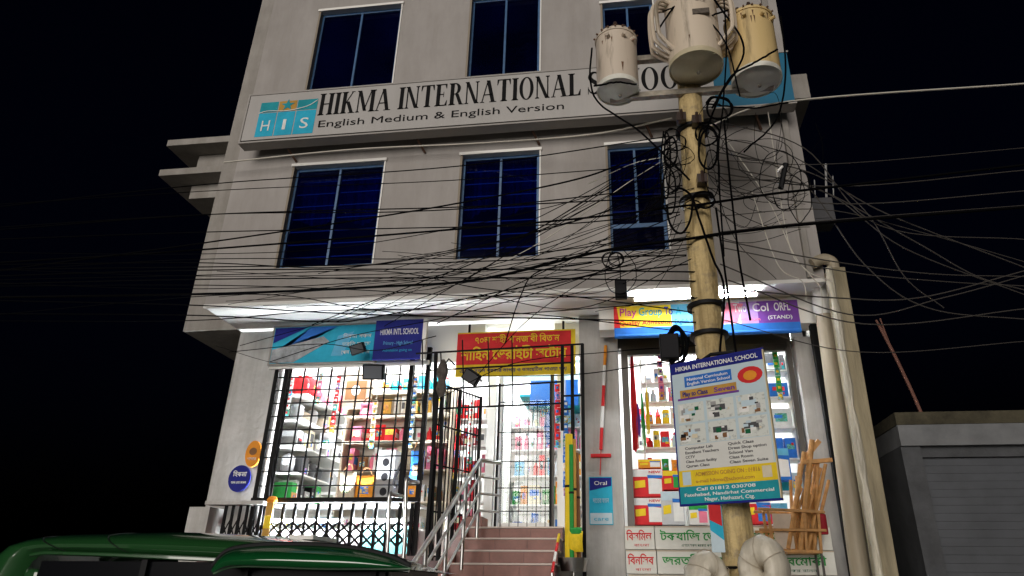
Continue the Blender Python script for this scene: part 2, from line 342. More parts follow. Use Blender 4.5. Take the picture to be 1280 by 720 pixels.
# serif capitals
TK, TN = .20, .065
def ell(cx, cy, rx_, ry, a0=0, a1=360, n=36): return [(cx+rx_*math.cos(math.radians(a0+(a1-a0)*i/n)), cy+ry*math.sin(math.radians(a0+(a1-a0)*i/n))) for i in range(n+1)]
def strip(a, b):
    return [[a[i], a[i+1], b[i+1], b[i]] for i in range(len(a)-1)]
def rect(x0, y0, x1, y1): return [(x0, y0), (x1, y0), (x1, y1), (x0, y1)]
def stem(x, wd, top=True, bot=True, y0=0, y1=1):
    o = [rect(x, y0, x+wd, y1)]
    if bot: o.append([(x-.07, 0), (x+wd+.07, 0), (x+wd+.07, .03), (x+wd, .06), (x, .06), (x-.07, .03)])
    if top: o.append([(x-.07, .97), (x, .94), (x+wd, .94), (x+wd+.07, .97), (x+wd+.07, 1), (x-.07, 1)])
    return o
def diag(x0, y0, x1, y1, wd): return [[(x0, y0), (x0+wd, y0), (x1+wd, y1), (x1, y1)]]
def serif(x, top): y = .97 if top else 0; return [rect(x-.07, y, x+.12, y+.03)]
def glyph(ch):
    if ch == 'I': return stem(.07, TK), .31
    if ch == 'H': return stem(.07, TK)+stem(.55, TK)+[rect(.2, .48, .6, .53)], .79
    if ch == 'K': return stem(.07, TK)+diag(.2, .42, .56, 1, .06)+diag(.54, 0, .27, .54, .19)+serif(.58, True)+[rect(.44, 0, .8, .03)], .78
    if ch == 'M': return stem(.07, TN)+stem(.76, TK)+diag(.41, .05, .05, 1, .18)+diag(.42, .05, .74, 1, .06), 1.0
    if ch == 'A': return diag(.05, 0, .33, 1, .055)+diag(.55, 0, .28, 1, .19)+[rect(.16, .32, .6, .37), rect(-.02, 0, .2, .03), rect(.46, 0, .82, .03)], .78
    if ch == 'N': return stem(.07, TN)+stem(.6, TN)+diag(.5, 0, .03, 1, .17), .76
    if ch == 'T': return stem(.26, TK, top=False)+[rect(.0, .95, .69, 1), [(0, .95), (0, .74), (.03, .74), (.1, .95)], [(.69, .95), (.69, .74), (.66, .74), (.59, .95)]], .69
    if ch == 'E': return stem(.07, TK)+[rect(.2, .95, .6, 1), rect(.2, 0, .62, .05), rect(.2, .5, .46, .545), [(.6, .95), (.6, .78), (.57, .78), (.5, .95)], [(.63, 0), (.64, .24), (.61, .24), (.52, .05)], rect(.43, .4, .46, .64)], .66
    if ch == 'L': return stem(.07, TK)+[rect(.2, 0, .6, .05), [(.6, 0), (.62, .27), (.59, .27), (.48, .05)]], .64
    if ch == 'R': return stem(.07, TK)+strip(ell(.3, .735, .3, .265, -90, 90), ell(.3, .735, .13, .22, -90, 90))+[rect(.2, .95, .31, 1), rect(.2, .47, .31, .515)]+diag(.55, 0, .32, .5, .18)+[rect(.58, 0, .8, .03)], .77
    if ch == 'O': return strip(ell(.38, .5, .36, .52), ell(.38, .5, .19, .475)), .76
    if ch == 'C': return strip(ell(.38, .5, .36, .52, 40, 318), ell(.40, .5, .19, .475, 40, 318))+[[(.64, .66), (.67, .66), (.67, 1), (.64, 1)], [(.66, .17), (.62, .12), (.6, .2), (.64, .26)]], .72
    if ch == 'S':
        ctr = [(.52, .80), (.44, .93), (.3, .97), (.17, .9), (.13, .76), (.2, .63), (.34, .52), (.46, .40), (.52, .25), (.46, .1), (.3, .03), (.14, .09), (.06, .24)]
        wd = [.02, .03, .04, .07, .085, .085, .09, .085, .085, .07, .04, .03, .02]
        c = cat_rom([(x, 0, y) for x, y in ctr], 4); n = len(c); a, bb = [], []
        for i, p in enumerate(c):
            d = (c[min(i+1, n-1)]-c[max(i-1, 0)]).normalized(); t = i/4; k = min(int(t), len(wd)-2); ww = wd[k]+(wd[k+1]-wd[k])*(t-k)
            a.append((p.x-d.z*ww, p.z+d.x*ww)); bb.append((p.x+d.z*ww, p.z-d.x*ww))
        return strip(a, bb)+[rect(.53, .7, .56, 1.0), rect(.03, 0, .06, .32)], .6
    return [], .36
def serif_text(s, x0, x1, z0, h, y, m, par):
    adv = 0; polys = []
    for ch in s:
        gl, wd = glyph(ch)
        for pl in gl: polys.append([(adv+px_, py_) for px_, py_ in pl])
        adv += wd+.06
    k = (x1-x0)/adv; b = MB()
    for pl in polys:
        ar = sum(pl[i][0]*pl[(i+1) % len(pl)][1]-pl[(i+1) % len(pl)][0]*pl[i][1] for i in range(len(pl)))
        q = pl if ar > 0 else pl[::-1]
        b.add([(x0+px_*k, y, z0+py_*h) for px_, py_ in q], [tuple(range(len(q)))])
    b.build('lettering', m, par)
serif_text('HIKMA', P(399, 130, YS).x, P(489, 130, YS).x, 7.89, .40, YS-.004, M_black, sg)
serif_text('INTERNATIONAL', P(498, 125, YS).x, P(728, 115, YS).x, 7.89, .40, YS-.004, M_black, sg)
serif_text('SCHOOL', P(734, 110, YS).x, P(872, 105, YS).x, 7.89, .40, YS-.004, M_black, sg)
text('English Medium & English Version', 'lettering', M_black, sg, (P(397, 162, YS).x, YS-.004, 7.67), XA, ZA, .125, P(705, 138, YS).x-P(397, 162, YS).x, bold=.0)

# ================================================================== street-level signs under the overhang
def board(name, label, cat, corners_x, z0, z1, y, m, frame=None, t=.03, group=None):
    x0, x1 = corners_x
    r = thing(name, label, cat, ((x0+x1)/2, y, z0), group)
    b = MB(); b.box((x0, y, z0), (x1, y+t, z1)); b.build('panel', m, r)
    if frame:
        b = MB(); e = .025
        b.box((x0-e, y-.008, z1), (x1+e, y+t, z1+e)); b.box((x0-e, y-.008, z0-e), (x1+e, y+t, z0)); b.box((x0-e, y-.008, z0), (x0, y+t, z1)); b.box((x1, y-.008, z0), (x1+e, y+t, z1)); b.build('frame', frame, r)
    return r
y = 8.7
r = board('school_banner', 'blue and cyan banner with a diagonal grey wedge over the grilled display window', 'banner', (-5.06, -3.5), 4.41, 5.0-.04, y, PAL['cyan'], M_wing)
def patch(par, pts, m, y, name='printed_patch'):
    b = MB(); b.slab([Vector((x_, y, z_)) for x_, z_ in pts], (0, -1, 0), .0015); return b.build(name, m, par)
patch(r, [(-5.05, 4.42), (-4.5, 4.95), (-4.1, 4.95), (-5.0, 4.6)], PAL['blue'], y-.003)
patch(r, [(-5.055, 4.42), (-4.7, 4.42), (-4.2, 4.72), (-4.3, 4.80), (-5.05, 4.62)], mat('grey_print', (.28, .3, .32), .5, var=.5, scale=8), y-.005)
patch(r, [(-5.05, 4.72), (-5.05, 4.95), (-4.55, 4.95)], PAL['navy'], y-.0055)
patch(r, [(-4.15, 4.5), (-3.98, 4.5), (-3.85, 4.86), (-4.08, 4.8)], PAL['sky blue'], y-.004)
for k in range(3): text(('িহকমা সকল', 'ভরিত চলেছ', 'েপল েথেক দশম')[k], 'lettering', PAL['white'], r, (-4.0, y-.006, 4.76-.12*k), XA, ZA, .06, .42)
b = MB(); b.box((-3.5, y+.0, 4.86), (-2.78, y+.03, 4.93)); b.box((-5.08, 8.74, 4.35), (-2.72, 8.78, 4.41)); b.build('mounting_rail', M_trim, r)
r = board('school_sign', 'dark blue square sign with white school lettering above the display window', 'sign', (-3.5, -2.80), 4.40, 5.0-.02, 8.62, PAL['navy'], None, .05)
text('HIKMA INTL SCHOOL', 'lettering', PAL['white'], r, (-3.42, 8.617, 4.76), XA, ZA, .09, .56, bold=.01)
text('Primary - High School', 'lettering', PAL['sky blue'], r, (-3.36, 8.617, 4.61), XA, ZA, .055, .42)
text('Admission going on', 'lettering', PAL['cyan'], r, (-3.36, 8.617, 4.51), XA, ZA, .04, .42)
b = MB(); b.box((-2.80, 8.60, 4.38), (-2.745, 8.68, 4.985)); b.build('edge_strip', M_trim, r)
# red banner with Bengali lettering
yb = 8.86
r = board('shop_banner', 'red and yellow shop banner with Bengali lettering above the stair door', 'banner', (-2.36, -.68), 4.19, 4.84, yb, PAL['yellow'], None, .012)
patch(r, [(-2.36, 4.36), (-.74, 4.36), (-.74, 4.82), (-2.36, 4.82)], PAL['red'], yb-.004)
text('৭০ল শাহী পানজাবী িবতান', 'lettering', PAL['yellow'], r, (-2.1, yb-.007, 4.67), XA, ZA, .1, 1.2, bold=.012)
text('শািহন েভরাইটী সেটার', 'lettering', PAL['yellow'], r, (-2.3, yb-.007, 4.43), XA, ZA, .15, 1.5, bold=.02)
text('এখােন সকল পরকার কাপড় ও কসেমিটক পাওয়া যায়', 'lettering', PAL['navy'], r, (-2.3, yb-.005, 4.245), XA, ZA, .05, 1.5, bold=.01)
b = MB()
for x_ in (-2.2, -.85): b.box((x_-.015, yb+.013, 4.8), (x_+.015, yb+.04, 4.97))
b.build('hanger', M_black, r)
# play group banner
yb = 8.40
r = board('playgroup_banner', 'rainbow coloured play group banner on the right shop beam', 'banner', (-.13, 2.23), 4.55, 4.96, yb, PAL['yellow'], None, .05)
XS = [-.13, -.09, .22, .62, 1.0, 1.3, 1.5, 1.72, 2.23]
for k, cn in enumerate(('orange', 'yellow', 'yellow', 'sky blue', 'white', 'pale blue', 'lilac', 'purple')):
    patch(r, [(XS[k], 4.656), (XS[k+1], 4.656), (XS[k+1], 4.960), (XS[k], 4.960)], PAL[cn], yb-.003)
patch(r, [(-.13, 4.550), (2.23, 4.550), (2.23, 4.656), (-.13, 4.656)], PAL['blue'], yb-.003)
patch(r, [(-.13, 4.656), (-.05, 4.656), (-.09, 4.960), (-.13, 4.960)], PAL['red'], yb-.0045)
patch(r, [(1.25, 4.663), (1.45, 4.663), (1.55, 4.932), (1.34, 4.960)], PAL['pink'], yb-.0045)
yt = yb-.007
for s_, x_, wd, cn in (('Play', -.05, .22, 'magenta'), ('Group', .2, .3, 'teal'), ('To', .53, .11, 'navy'), ('A', .68, .07, 'cyan'), ('Level', .78, .25, 'sky blue'), ('Class', 1.16, .26, 'pink'), ('Two', 1.42, .16, 'white'), ('Col', 1.66, .2, 'white'), ('ORFL', 1.93, .2, 'white')):
    text(s_, 'lettering', PAL[cn], r, (x_, yt, 4.819), XA, ZA, .115, wd, bold=.012)
text('Quality Admission', 'lettering', PAL['red'], r, (-.06, yt, 4.687), XA, ZA, .065, .68, bold=.015)
text('English Version', 'lettering', PAL['blue'], r, (.66, yt, 4.687), XA, ZA, .065, .4, bold=.015)
text('National Curriculum', 'lettering', PAL['pink'], r, (1.14, yt, 4.691), XA, ZA, .045, .6, bold=.01)
text('(STAND)', 'lettering', PAL['white'], r, (1.84, yt, 4.706), XA, ZA, .05, .3, bold=.01)
b = MB(); b.lathe((0, 0, 0), [(.03, 0), (.03, 2.36)], 10)
b.v = [Vector((p.z-.13, yb+.015+p.x, 4.543+p.y)) for p in b.v]; b.build('roller', PAL['blue'], r)

# small plates on the left pillar
def disc(par, c, rx_, rz, y, m, name='plate', t=.02, n=28):
    b = MB(); b.slab([Vector((c[0]+rx_*math.cos(2*math.pi*k/n), y, c[1]+rz*math.sin(2*math.pi*k/n))) for k in range(n)], (0, -1, 0), t); return b.build(name, m, par)
p = P(299, 598, 8.95); r = thing('round_plaque', 'round navy plaque with white lettering on the left pillar', 'plaque', p)
disc(r, (p.x, p.z), .16, .18, 8.95, PAL['navy'])
text('িহকমা', 'lettering', PAL['white'], r, (p.x, 8.947, p.z+.03), XA, ZA, .06, .2, center=True, bold=.02)
text('সকল এনড কেলজ', 'lettering', PAL['white'], r, (p.x, 8.947, p.z-.07), XA, ZA, .035, .22, center=True)
p = P(316, 567, 8.9); r = thing('oval_plaque', 'orange oval plaque hung above a round navy one', 'plaque', p)
disc(r, (p.x, p.z), .11, .18, 8.9, PAL['orange'], t=.04); disc(r, (p.x, p.z+.03), .055, .05, 8.897, PAL['brown'], 'printed_patch', .002)
text('খাবার', 'lettering', PAL['white'], r, (p.x, 8.895, p.z-.09), XA, ZA, .04, .13, center=True)
# poster, red rod and hook on the middle pillar
r = board('wall_poster', 'teal and white poster taped to the grey pillar beside the stairs', 'poster', (P(736, 600, 8.84).x, P(765, 600, 8.84).x), P(750, 656, 8.84).z, P(750, 596, 8.84).z, 8.845, PAL['cyan'], None, .006)
x0, x1 = P(737, 600, 8.84).x, P(764, 600, 8.84).x; zt, zb = P(750, 597, 8.84).z, P(750, 655, 8.84).z
patch(r, [(x0, zt-.16), (x1, zt-.10), (x1, zt), (x0, zt)], PAL['navy'], 8.842); patch(r, [(x0, zb), (x1, zb), (x1, zb+.13), (x0, zb+.13)], PAL['pale blue'], 8.842)
text('Oral', 'lettering', PAL['white'], r, ((x0+x1)/2, 8.839, zt-.09), XA, ZA, .05, .16, center=True)
text('দােতর যতন', 'lettering', PAL['pale blue'], r, ((x0+x1)/2, 8.839, zb+.25), XA, ZA, .06, .2, center=True)
text('care', 'lettering', PAL['cyan'], r, ((x0+x1)/2, 8.839, zb+.04), XA, ZA, .05, .18, center=True)
a, c = P(757, 432, 8.8), P(751, 562, 8.8)
r = thing('striped_rod', 'red and white striped rod leaning upright on the middle pillar', 'rod', c)
for k in range(5):
    b = MB(); b.tube([a.lerp(c, k/5), a.lerp(c, (k+1)/5)], .022, 10); b.build('rod_section', PAL[('orange', 'white', 'red', 'white', 'red')[k]], r)
p = P(751, 569, 8.8); r = thing('red_hanger', 'red plastic hanger bar on the middle pillar above the teal poster', 'hanger', p)
b = MB(); b.box((p.x-.13, 8.80, p.z-.02), (p.x+.13, 8.86, p.z+.02)); b.build('hook_bar', PAL['red'], r, bevel=.006)
b = MB(); b.tube([P(752, 545, 8.83), P(751, 568, 8.83), P(750, 594, 8.83)], .006, 6); b.build('cord', PAL['red'], r)

# ================================================================== stairs
sts = thing('entrance_stairs', 'red-brown tiled entrance steps rising to the shop door', 'stairs', (-1.43, 8.6, 0))
SX0, SX1, NS, RZ, RY = -2.0, -.84, 15, .147, .28
U_tile = None
for k in range(NS):
    yk, zk = 8.6-RY*k, ZF-RZ*k
    b = MB(); b.box((SX0, yk, max(0, zk-RZ*1.0)), (SX1, 9.095 if k == 0 else yk+RY-.001, zk-.022)); stp = b.build('step', M_plinth, sts)
    b = MB(); b.box((SX0-.01, yk-.018, zk-.02), (SX1+.01, (9.095 if k == 0 else yk+RY-.002), zk)); b.build('tread', M_nose, stp, bevel=.004)
    n = 3
    for j in range(n):
        xa, xb = SX0+(SX1-SX0)*j/n+.002, SX0+(SX1-SX0)*(j+1)/n-.002
        b = MB(); b.box((xa, yk-.01, max(.001, zk-RZ+.002)), (xb, yk-.001, zk-.023)); b.build('tile', M_tile, stp)
b = MB(); b.slab([Vector((SX0-.002, 8.62, ZF)), Vector((SX0-.002, 8.62-NS*RY, 0)), Vector((SX0-.002, 9.09, 0)), Vector((SX0-.002, 9.09, ZF+.0))][::-1], (1, 0, 0), .12); b.build('side_wall', M_tile, sts)
b = MB(); b.box((-2.12, 8.72, ZF), (-1.86, 9.08, ZF+.13)); b.build('end_block', M_tile, sts, bevel=.006)
# stainless handrail on the left of the stairs
hr = thing('stair_handrail', 'stainless steel handrail with sloping rails beside the red-brown steps', 'handrail', (-2.06, 8, 0))
hx = -1.86
def hrp(y, dz): return Vector((hx, y, ZF-(8.5-y)*RZ/RY+dz))
for dz, rr in ((.80, .026), (.60, .015), (.40, .015), (.2, .015)):
    b = MB(); b.tube([hrp(8.45, dz), hrp(5.2, dz)], rr, 10); b.build('rail', M_steel, hr)
    b = MB(); b.tube([hrp(8.45, dz), Vector((hx, 8.45, 0)) + Vector((.22, .2, hrp(8.45, dz).z))], rr, 10); b.build('rail', M_steel, hr)
for y_ in (8.45, 7.75, 7.05, 6.35, 5.65):
    b = MB(); b.tube([hrp(y_, -.12), hrp(y_, .81)], .02, 10); b.build('post', M_steel, hr)
# curved stainless gate posts in front of the plinth
for u_, v0_ in ((484, 618), (505, 600)):
    p = P(u_, 690, 7.5); q = P(u_+3, v0_, 7.5)
    r = thing('steel_post', 'bare stainless steel tube post with a bent top before the lattice gate', 'post', (p.x, 7.5, 0), 'bent steel posts before the lattice gate')
    b = MB(); b.tube(cat_rom([(p.x, 7.5, 0), (p.x, 7.5, p.z), (q.x, 7.5, q.z-.03), (q.x+.03, 7.55, q.z), (q.x+.06, 7.75, q.z+.01)], 5), .022, 10); b.build('tube', M_steel, r)
    b = MB(); b.lathe((p.x, 7.5, .0), [(.06, 0), (.06, .01), (.03, .02)], 14); b.build('base_flange', M_steel, r)
# ================================================================== iron work
def bars(par, lst, wd, m=M_black, dp=None, name='bar'):
    for a, c in lst:
        b = MB(); b.bar(a, c, wd, dp); b.build(name, m, par)
yg = 8.88
gr = thing('window_grille', 'black iron square-mesh grille over the lit display window', 'grille', (-3.9, yg, 2.5))
gx0, gx1, gz0, gz1 = -5.0, -2.76, 2.55, 4.44
nx = 11
bars(gr, [((gx0+(gx1-gx0)*k/nx, yg, gz0), (gx0+(gx1-gx0)*k/nx, yg, gz1)) for k in range(1, nx)], .019)
bars(gr, [((gx0, yg-.015, gz0+(gz1-gz0)*k/10.), (gx1, yg-.015, gz0+(gz1-gz0)*k/10.)) for k in range(1, 10)], .015)
bars(gr, [((gx0-.01, yg, 1.87), (gx0-.01, yg, gz1+.02)), ((gx0+.16, yg-.03, 1.87), (gx0+.16, yg-.03, gz1)), ((-2.99, yg-.03, gz0), (-2.99, yg-.03, gz1+.1)), ((gx1, yg, 1.87), (gx1, yg, gz1+.2))], .06, name='post')
bars(gr, [((gx0-.03, yg-.05, gz0), (gx1+.03, yg-.05, gz0))], .06, name='rail')
bars(gr, [((gx0, yg, gz1+.03), (gx1, yg, gz1+.03))], .04, M_trim, name='head_rail')
# lattice gate below
lg = thing('lattice_gate', 'black folding lattice gate under the display window grille', 'gate', (-3.9, 8.8, 1.87))
yl2 = 8.80; nb = 13
xs_ = [-4.86+(2.06)*k/nb for k in range(nb+1)]
bars(lg, [((x_, yl2, 1.865), (x_, yl2, 2.5)) for x_ in xs_], .038, name='upright')
for zc in (1.98, 2.13):
    for k in range(nb):
        bars(lg, [((xs_[k], yl2-.02, zc), (xs_[k+1], yl2-.02, zc+.15))], .028, dp=.006, name='lattice_strip')
        bars(lg, [((xs_[k], yl2-.028, zc+.15), (xs_[k+1], yl2-.028, zc))], .028, dp=.006, name='lattice_strip')
# balustrade by the left pillar
bl = thing('balcony_railing', 'short black railing with stone coping at the left pillar foot', 'railing', (-5.4, 8.75, 1.86))
a, c = P(262, 627, 8.75), P(325, 625, 8.75)
b = MB(); b.box((a.x, 8.65, a.z-.05), (c.x+.1, 8.85, a.z)); b.build('coping', M_pill, bl, bevel=.006)
for k in range(6):
    x_ = P(280+k*9, 650, 8.75).x; bars(bl, [((x_, 8.75, 1.865), (x_, 8.75, a.z-.05))], .03, name='baluster')
for k in range(5):
    x_, x2 = P(280+k*9, 650, 8.75).x, P(289+k*9, 650, 8.75).x
    bars(bl, [((x_, 8.73, 2.05), (x2, 8.73, 2.3)), ((x_, 8.722, 2.3), (x2, 8.722, 2.05))], .016, dp=.006, name='lattice_strip')
b = MB(); b.box((-5.79, 8.66, 0), (-5.5, 8.99, 2.45)); b.build('end_pier', M_pill, bl)
# yellow-black marker post
p = P(333, 660, 8.7); r = thing('marker_post', 'narrow yellow and black marker board beside the lattice gate', 'post', (p.x, 8.7, 1.86))
for k in range(4):
    b = MB(); b.box((p.x-.045, 8.69, 1.865+.16*k), (p.x+.045, 8.71, 1.865+.16*k+.158)); b.build('stripe', PAL['amber' if k % 2 else 'yellow'], r)
b = MB(); b.lathe((p.x+.02, 8.7, 2.505), [(.06, 0), (.07, .03), (.05, .07), (0, .085)], 14); b.build('cap', PAL['orange'], r)
# porch screen round the door
ps = thing('porch_screen', 'black iron porch frame with rails standing over the stairs', 'iron frame', (-1.5, 8.3, 1.8))
def pv(u, v): return P(u, v, 8.3)
bars(ps, [(Vector((pv(545, 600).x, 8.3, 1.8)), pv(545, 440)), (Vector((pv(553, 600).x, 8.34, 1.8)), P(553, 488, 8.34)), (Vector((pv(729, 600).x, 8.3, 1.5)), pv(728, 430)), (Vector((pv(716, 600).x, 8.34, 1.5)), P(715, 432, 8.34)), (Vector((pv(703, 600).x, 8.3, 3.3)), pv(703, 432))], .042, name='post')
bars(ps, [(pv(520, 442), pv(729, 430)), (pv(536, 463), pv(716, 453)), (pv(545, 487), pv(704, 477)), (pv(545, 511), pv(704, 504)), (pv(703, 495), pv(729, 494)), (pv(703, 512), pv(716, 511))], .02, name='rail')
bars(ps, [(pv(528, 600), pv(528, 425)), (pv(553, 511), pv(551, 440)), (pv(580, 509), pv(578, 425)), (pv(612, 508), pv(610, 422)), (pv(641, 507), pv(640, 420))], .014, name='bar')
# two open gate leaves full of uprights
gl = thing('open_gate', 'black barred gate leaf folded open at the left of the stairs', 'gate', (-2.35, 8.4, 1.75))
h0, h1 = Vector((-2.42, 8.26, 0)), Vector((-2.02, 9.05, 0))
for k in range(15):
    q = h0.lerp(h1, k/14); bars(gl, [((q.x, q.y, 1.8), (q.x, q.y, 3.95))], .013 if k % 7 else .04, name='bar')
for z_ in (1.85, 2.35, 2.9, 3.4, 3.93): bars(gl, [((h0.x, h0.y, z_), (h1.x, h1.y, z_))], .018, name='rail')
gl = thing('door_gate', 'thin barred inner gate standing across the shop doorway', 'gate', (-1.5, 9.3, ZF))
for k in range(6):
    x_ = -1.74+.12*k; bars(gl, [((x_, 9.3, ZF), (x_, 9.3, 3.95))], .009, name='bar')
for z_ in (2.45, 2.75, 3.1, 3.5, 3.93): bars(gl, [((-1.8, 9.3, z_), (-1.08, 9.3, z_))], .012, name='rail')
for x_ in (-1.81, -1.07): bars(gl, [((x_, 9.3, ZF), (x_, 9.3, 4.2))], .03, name='post')
# door frame
df = thing('shop_door_frame', 'white shop door frame with dark right jamb at the top of the stairs', 'door frame', (-1.4, 9.6, ZF))
b = MB(); b.box((-2.02, 9.5, ZF), (-1.9, 9.62, 4.6)); b.build('jamb', M_trim, df)
b = MB(); b.box((-1.86, 9.5, ZF), (-1.80, 9.58, 4.6)); b.build('jamb', PAL['silver'], df)
b = MB(); b.box((-1.1, 9.5, ZF), (-1.05, 9.58, 4.6)); b.build('jamb', M_alu, df)
b = MB(); b.box((-1.0, 9.48, ZF), (-.9, 9.6, 4.6)); b.build('jamb', M_trim, df)
b = MB(); b.box((-1.80, 9.45, ZF), (-1.1, 9.6, ZF+.12)); b.build('threshold', M_trim, df)
b = MB(); b.box((-2.02, 9.5, 4.6), (-.9, 9.6, 4.75)); b.build('head', PAL['pale blue'], df)
b = MB(); b.box((-1.80, 9.535, ZF+.12), (-1.1, 9.541, 4.6)); b.build('pane', M_glass, df)
b = MB(); b.box((-1.7, 10.4, 4.3), (-.7, 12, 4.34)); b.build('hanging_ceiling', PAL['teal'], df)
r = thing('hanging_sign', 'blue panel with red speech-bubble sign hanging inside the doorway', 'sign', (-1.2, 9.9, 3.6))
b = MB(); b.box((-1.5, 10.2, 4.1), (-.75, 10.24, 4.5)); b.build('panel', PAL['blue'], r)
disc(r, (-1.08, 3.72), .1, .3, 9.85, PAL['red'], 'bubble', .02); disc(r, (-1.16, 3.68), .07, .25, 9.846, PAL['blue'], 'bubble', .002)
# right shop front frame
sf = thing('shopfront_frame', 'dark aluminium frame round the right shop opening', 'shopfront', (1.1, 9.0, 1.16))
for x0, x1 in ((-.06, .03), (2.13, 2.2)):
    b = MB(); b.box((x0, 8.93, 1.16), (x1, 9.02, 4.555)); b.build('post', M_alu, sf)
b = MB(); b.box((.03, 8.94, 4.46), (2.13, 9.02, 4.555)); b.build('head', M_alu, sf)
b = MB(); b.box((.03, 8.97, 2.2), (2.13, 9.0, 2.24)); b.build('sill', M_alu, sf)

# ================================================================== tube lamps: canopy tube visible, shop tubes inferred from the glow
def tube_lamp(x0, x1, y, z, label, m=M_tube, behind=False):
    r = thing('tube_light', label, 'tube light', ((x0+x1)/2, y, z))
    b = MB(); b.box((x0, y-.03, z+.02), (x1, y+.03, z+.06)) if not behind else b.box((x0, y+.022, z-.025), (x1, y+.045, z+.025)); b.build('batten', M_trim, r)
    b = MB(); b.tube([(x0+.03, y, z), (x1-.03, y, z)], .017, 10); b.build('tube', m, r)
    for x_ in (x0, x1-.03):
        b = MB(); b.box((x_, y-.02, z-.02), (x_+.03, y+.02, z+.019)); b.build('end_cap', M_trim, r)
tube_lamp(P(790, 358, 8.25).x, P(945, 355, 8.25).x, 8.16, 4.965, 'lit white tube under the overhang above the play group banner', M_tube2, True)
tube_lamp(-4.7, -3.5, 9.45, 4.95, 'lit ceiling tube inside the left display window')
tube_lamp(-3.3, -2.1, 9.45, 4.95, 'lit ceiling tube in the left shop beside the gate leaf')
tube_lamp(-2.0, -.8, 10.9, 4.95, 'lit ceiling tube deep inside behind the stair door')
tube_lamp(-4.6, -3.4, 10.9, 4.95, 'lit ceiling tube behind the display cabinet')
tube_lamp(.1, 1.1, 9.5, 4.95, 'lit ceiling tube in the right shop over the packets')
tube_lamp(1.15, 2.15, 9.5, 4.95, 'lit ceiling tube in the right shop over the toy packs')
tube_lamp(.4, 1.6, 10.7, 4.95, 'lit ceiling tube at the back of the right shop')
M_tube3 = mat('lit_counter_tube', (1, 1, 1), .5, emit=(.9, .96, 1), es=1600)  # low tubes inferred from the glow, set strong to brighten soffit and street
tube_lamp(-4.75, -3.75, 8.95, 2.30, 'lit low tube behind the lattice gate by the marker board', M_tube3, True)
tube_lamp(-3.7, -2.9, 8.95, 2.30, 'lit low tube behind the lattice gate beside the teal panel', M_tube3, True)
# ================================================================== goods
def unit_box():
    b = MB(); b.box((-.5, -.5, 0), (.5, .5, 1)); me = bpy.data.meshes.new('unit_box'); me.from_pydata([tuple(p) for p in b.v], [], b.f); me.materials.append(None); return me
def unit_lathe(prof, n=14):
    b = MB(); b.lathe((0, 0, 0), prof, n); me = bpy.data.meshes.new('unit_round'); me.from_pydata([tuple(p) for p in b.v], [], b.f); me.materials.append(None)
    for p in me.polygons: p.use_smooth = True
    return me
def unit_pillow():
    b = MB(); n = 6; vs = []
    for sgn in (-1, 1):
        for i in range(n+1):
            for j in range(n+1):
                x_, z_ = i/n-.5, j/n; t = (1-(2*x_)**4)*(1-(2*z_-1)**4); vs.append((x_*(1-.08*(1-abs(2*z_-1))), sgn*.5*t**.5, z_))
    N = (n+1)**2; fs = []
    for i in range(n):
        for j in range(n):
            a = i*(n+1)+j; q = (a, a+1, a+n+2, a+n+1); fs.append(q[::-1]); fs.append(tuple(N+k for k in q))
    me = bpy.data.meshes.new('unit_pillow'); me.from_pydata(vs, [], fs); me.materials.append(None)
    for p in me.polygons: p.use_smooth = True
    return me
UB, UP = unit_box(), unit_pillow()
UBO = unit_lathe([(.42, 0), (.5, .04), (.5, .6), (.3, .76), (.2, .8), (.2, .86)]); UCAP = unit_lathe([(.24, .86), (.24, .98), (.2, 1)])
UPOT = unit_lathe([(.3, 0), (.42, .1), (.5, .5), (.46, .75), (.5, .8), (.3, .92), (.1, .94), (.1, 1)])
def inst(me, name, par, m, loc, scl, rz=0):
    o = bpy.data.objects.new(name, me); COL.objects.link(o); o.parent = par; o.location = loc; o.scale = scl; o.rotation_euler.z = rz
    o.material_slots[0].link = 'OBJECT'; o.material_slots[0].material = m; return o
def print_mat(i, c1, c2, c3, kind):
    m = bpy.data.materials.new('package_print_%d' % i); m.use_nodes = True; n = m.node_tree; b = n.nodes['Principled BSDF']; b.inputs['Roughness'].default_value = .4
    tc = n.nodes.new('ShaderNodeTexCoord'); oi = n.nodes.new('ShaderNodeObjectInfo'); ad = n.nodes.new('ShaderNodeVectorMath'); ad.operation = 'ADD'; n.links.new(tc.outputs['Object'], ad.inputs[0]); n.links.new(oi.outputs['Random'], ad.inputs[1])
    mp = n.nodes.new('ShaderNodeMapping'); mp.inputs['Rotation'].default_value = (math.pi/2, 0, 0); mp.inputs['Scale'].default_value = (1, 1, 1); n.links.new(ad.outputs[0], mp.inputs[0])
    if kind == 0:
        t = n.nodes.new('ShaderNodeTexBrick'); t.inputs['Scale'].default_value = 2.6; t.inputs['Mortar Size'].default_value = .05; t.inputs['Color1'].default_value = (*c1, 1); t.inputs['Color2'].default_value = (*c2, 1); t.inputs['Mortar'].default_value = (*c3, 1); n.links.new(mp.outputs[0], t.inputs[0]); n.links.new(t.outputs[0], b.inputs['Base Color'])
    else:
        t = n.nodes.new('ShaderNodeTexVoronoi' if kind == 1 else 'ShaderNodeTexNoise'); t.inputs['Scale'].default_value = 3.2 if kind == 1 else 4; n.links.new(ad.outputs[0], t.inputs['Vector'])
        rp = n.nodes.new('ShaderNodeValToRGB'); rp.color_ramp.interpolation = 'CONSTANT'; e = rp.color_ramp.elements; e[0].color = (*c1, 1); e[1].color = (*c2, 1); e[0].position = 0; e[1].position = .33 if kind == 1 else .5; k = e.new(.55 if kind == 1 else .58); k.color = (*c3, 1)
        n.links.new(t.outputs[0], rp.inputs[0]); n.links.new(rp.outputs[0], b.inputs['Base Color'])
    return m
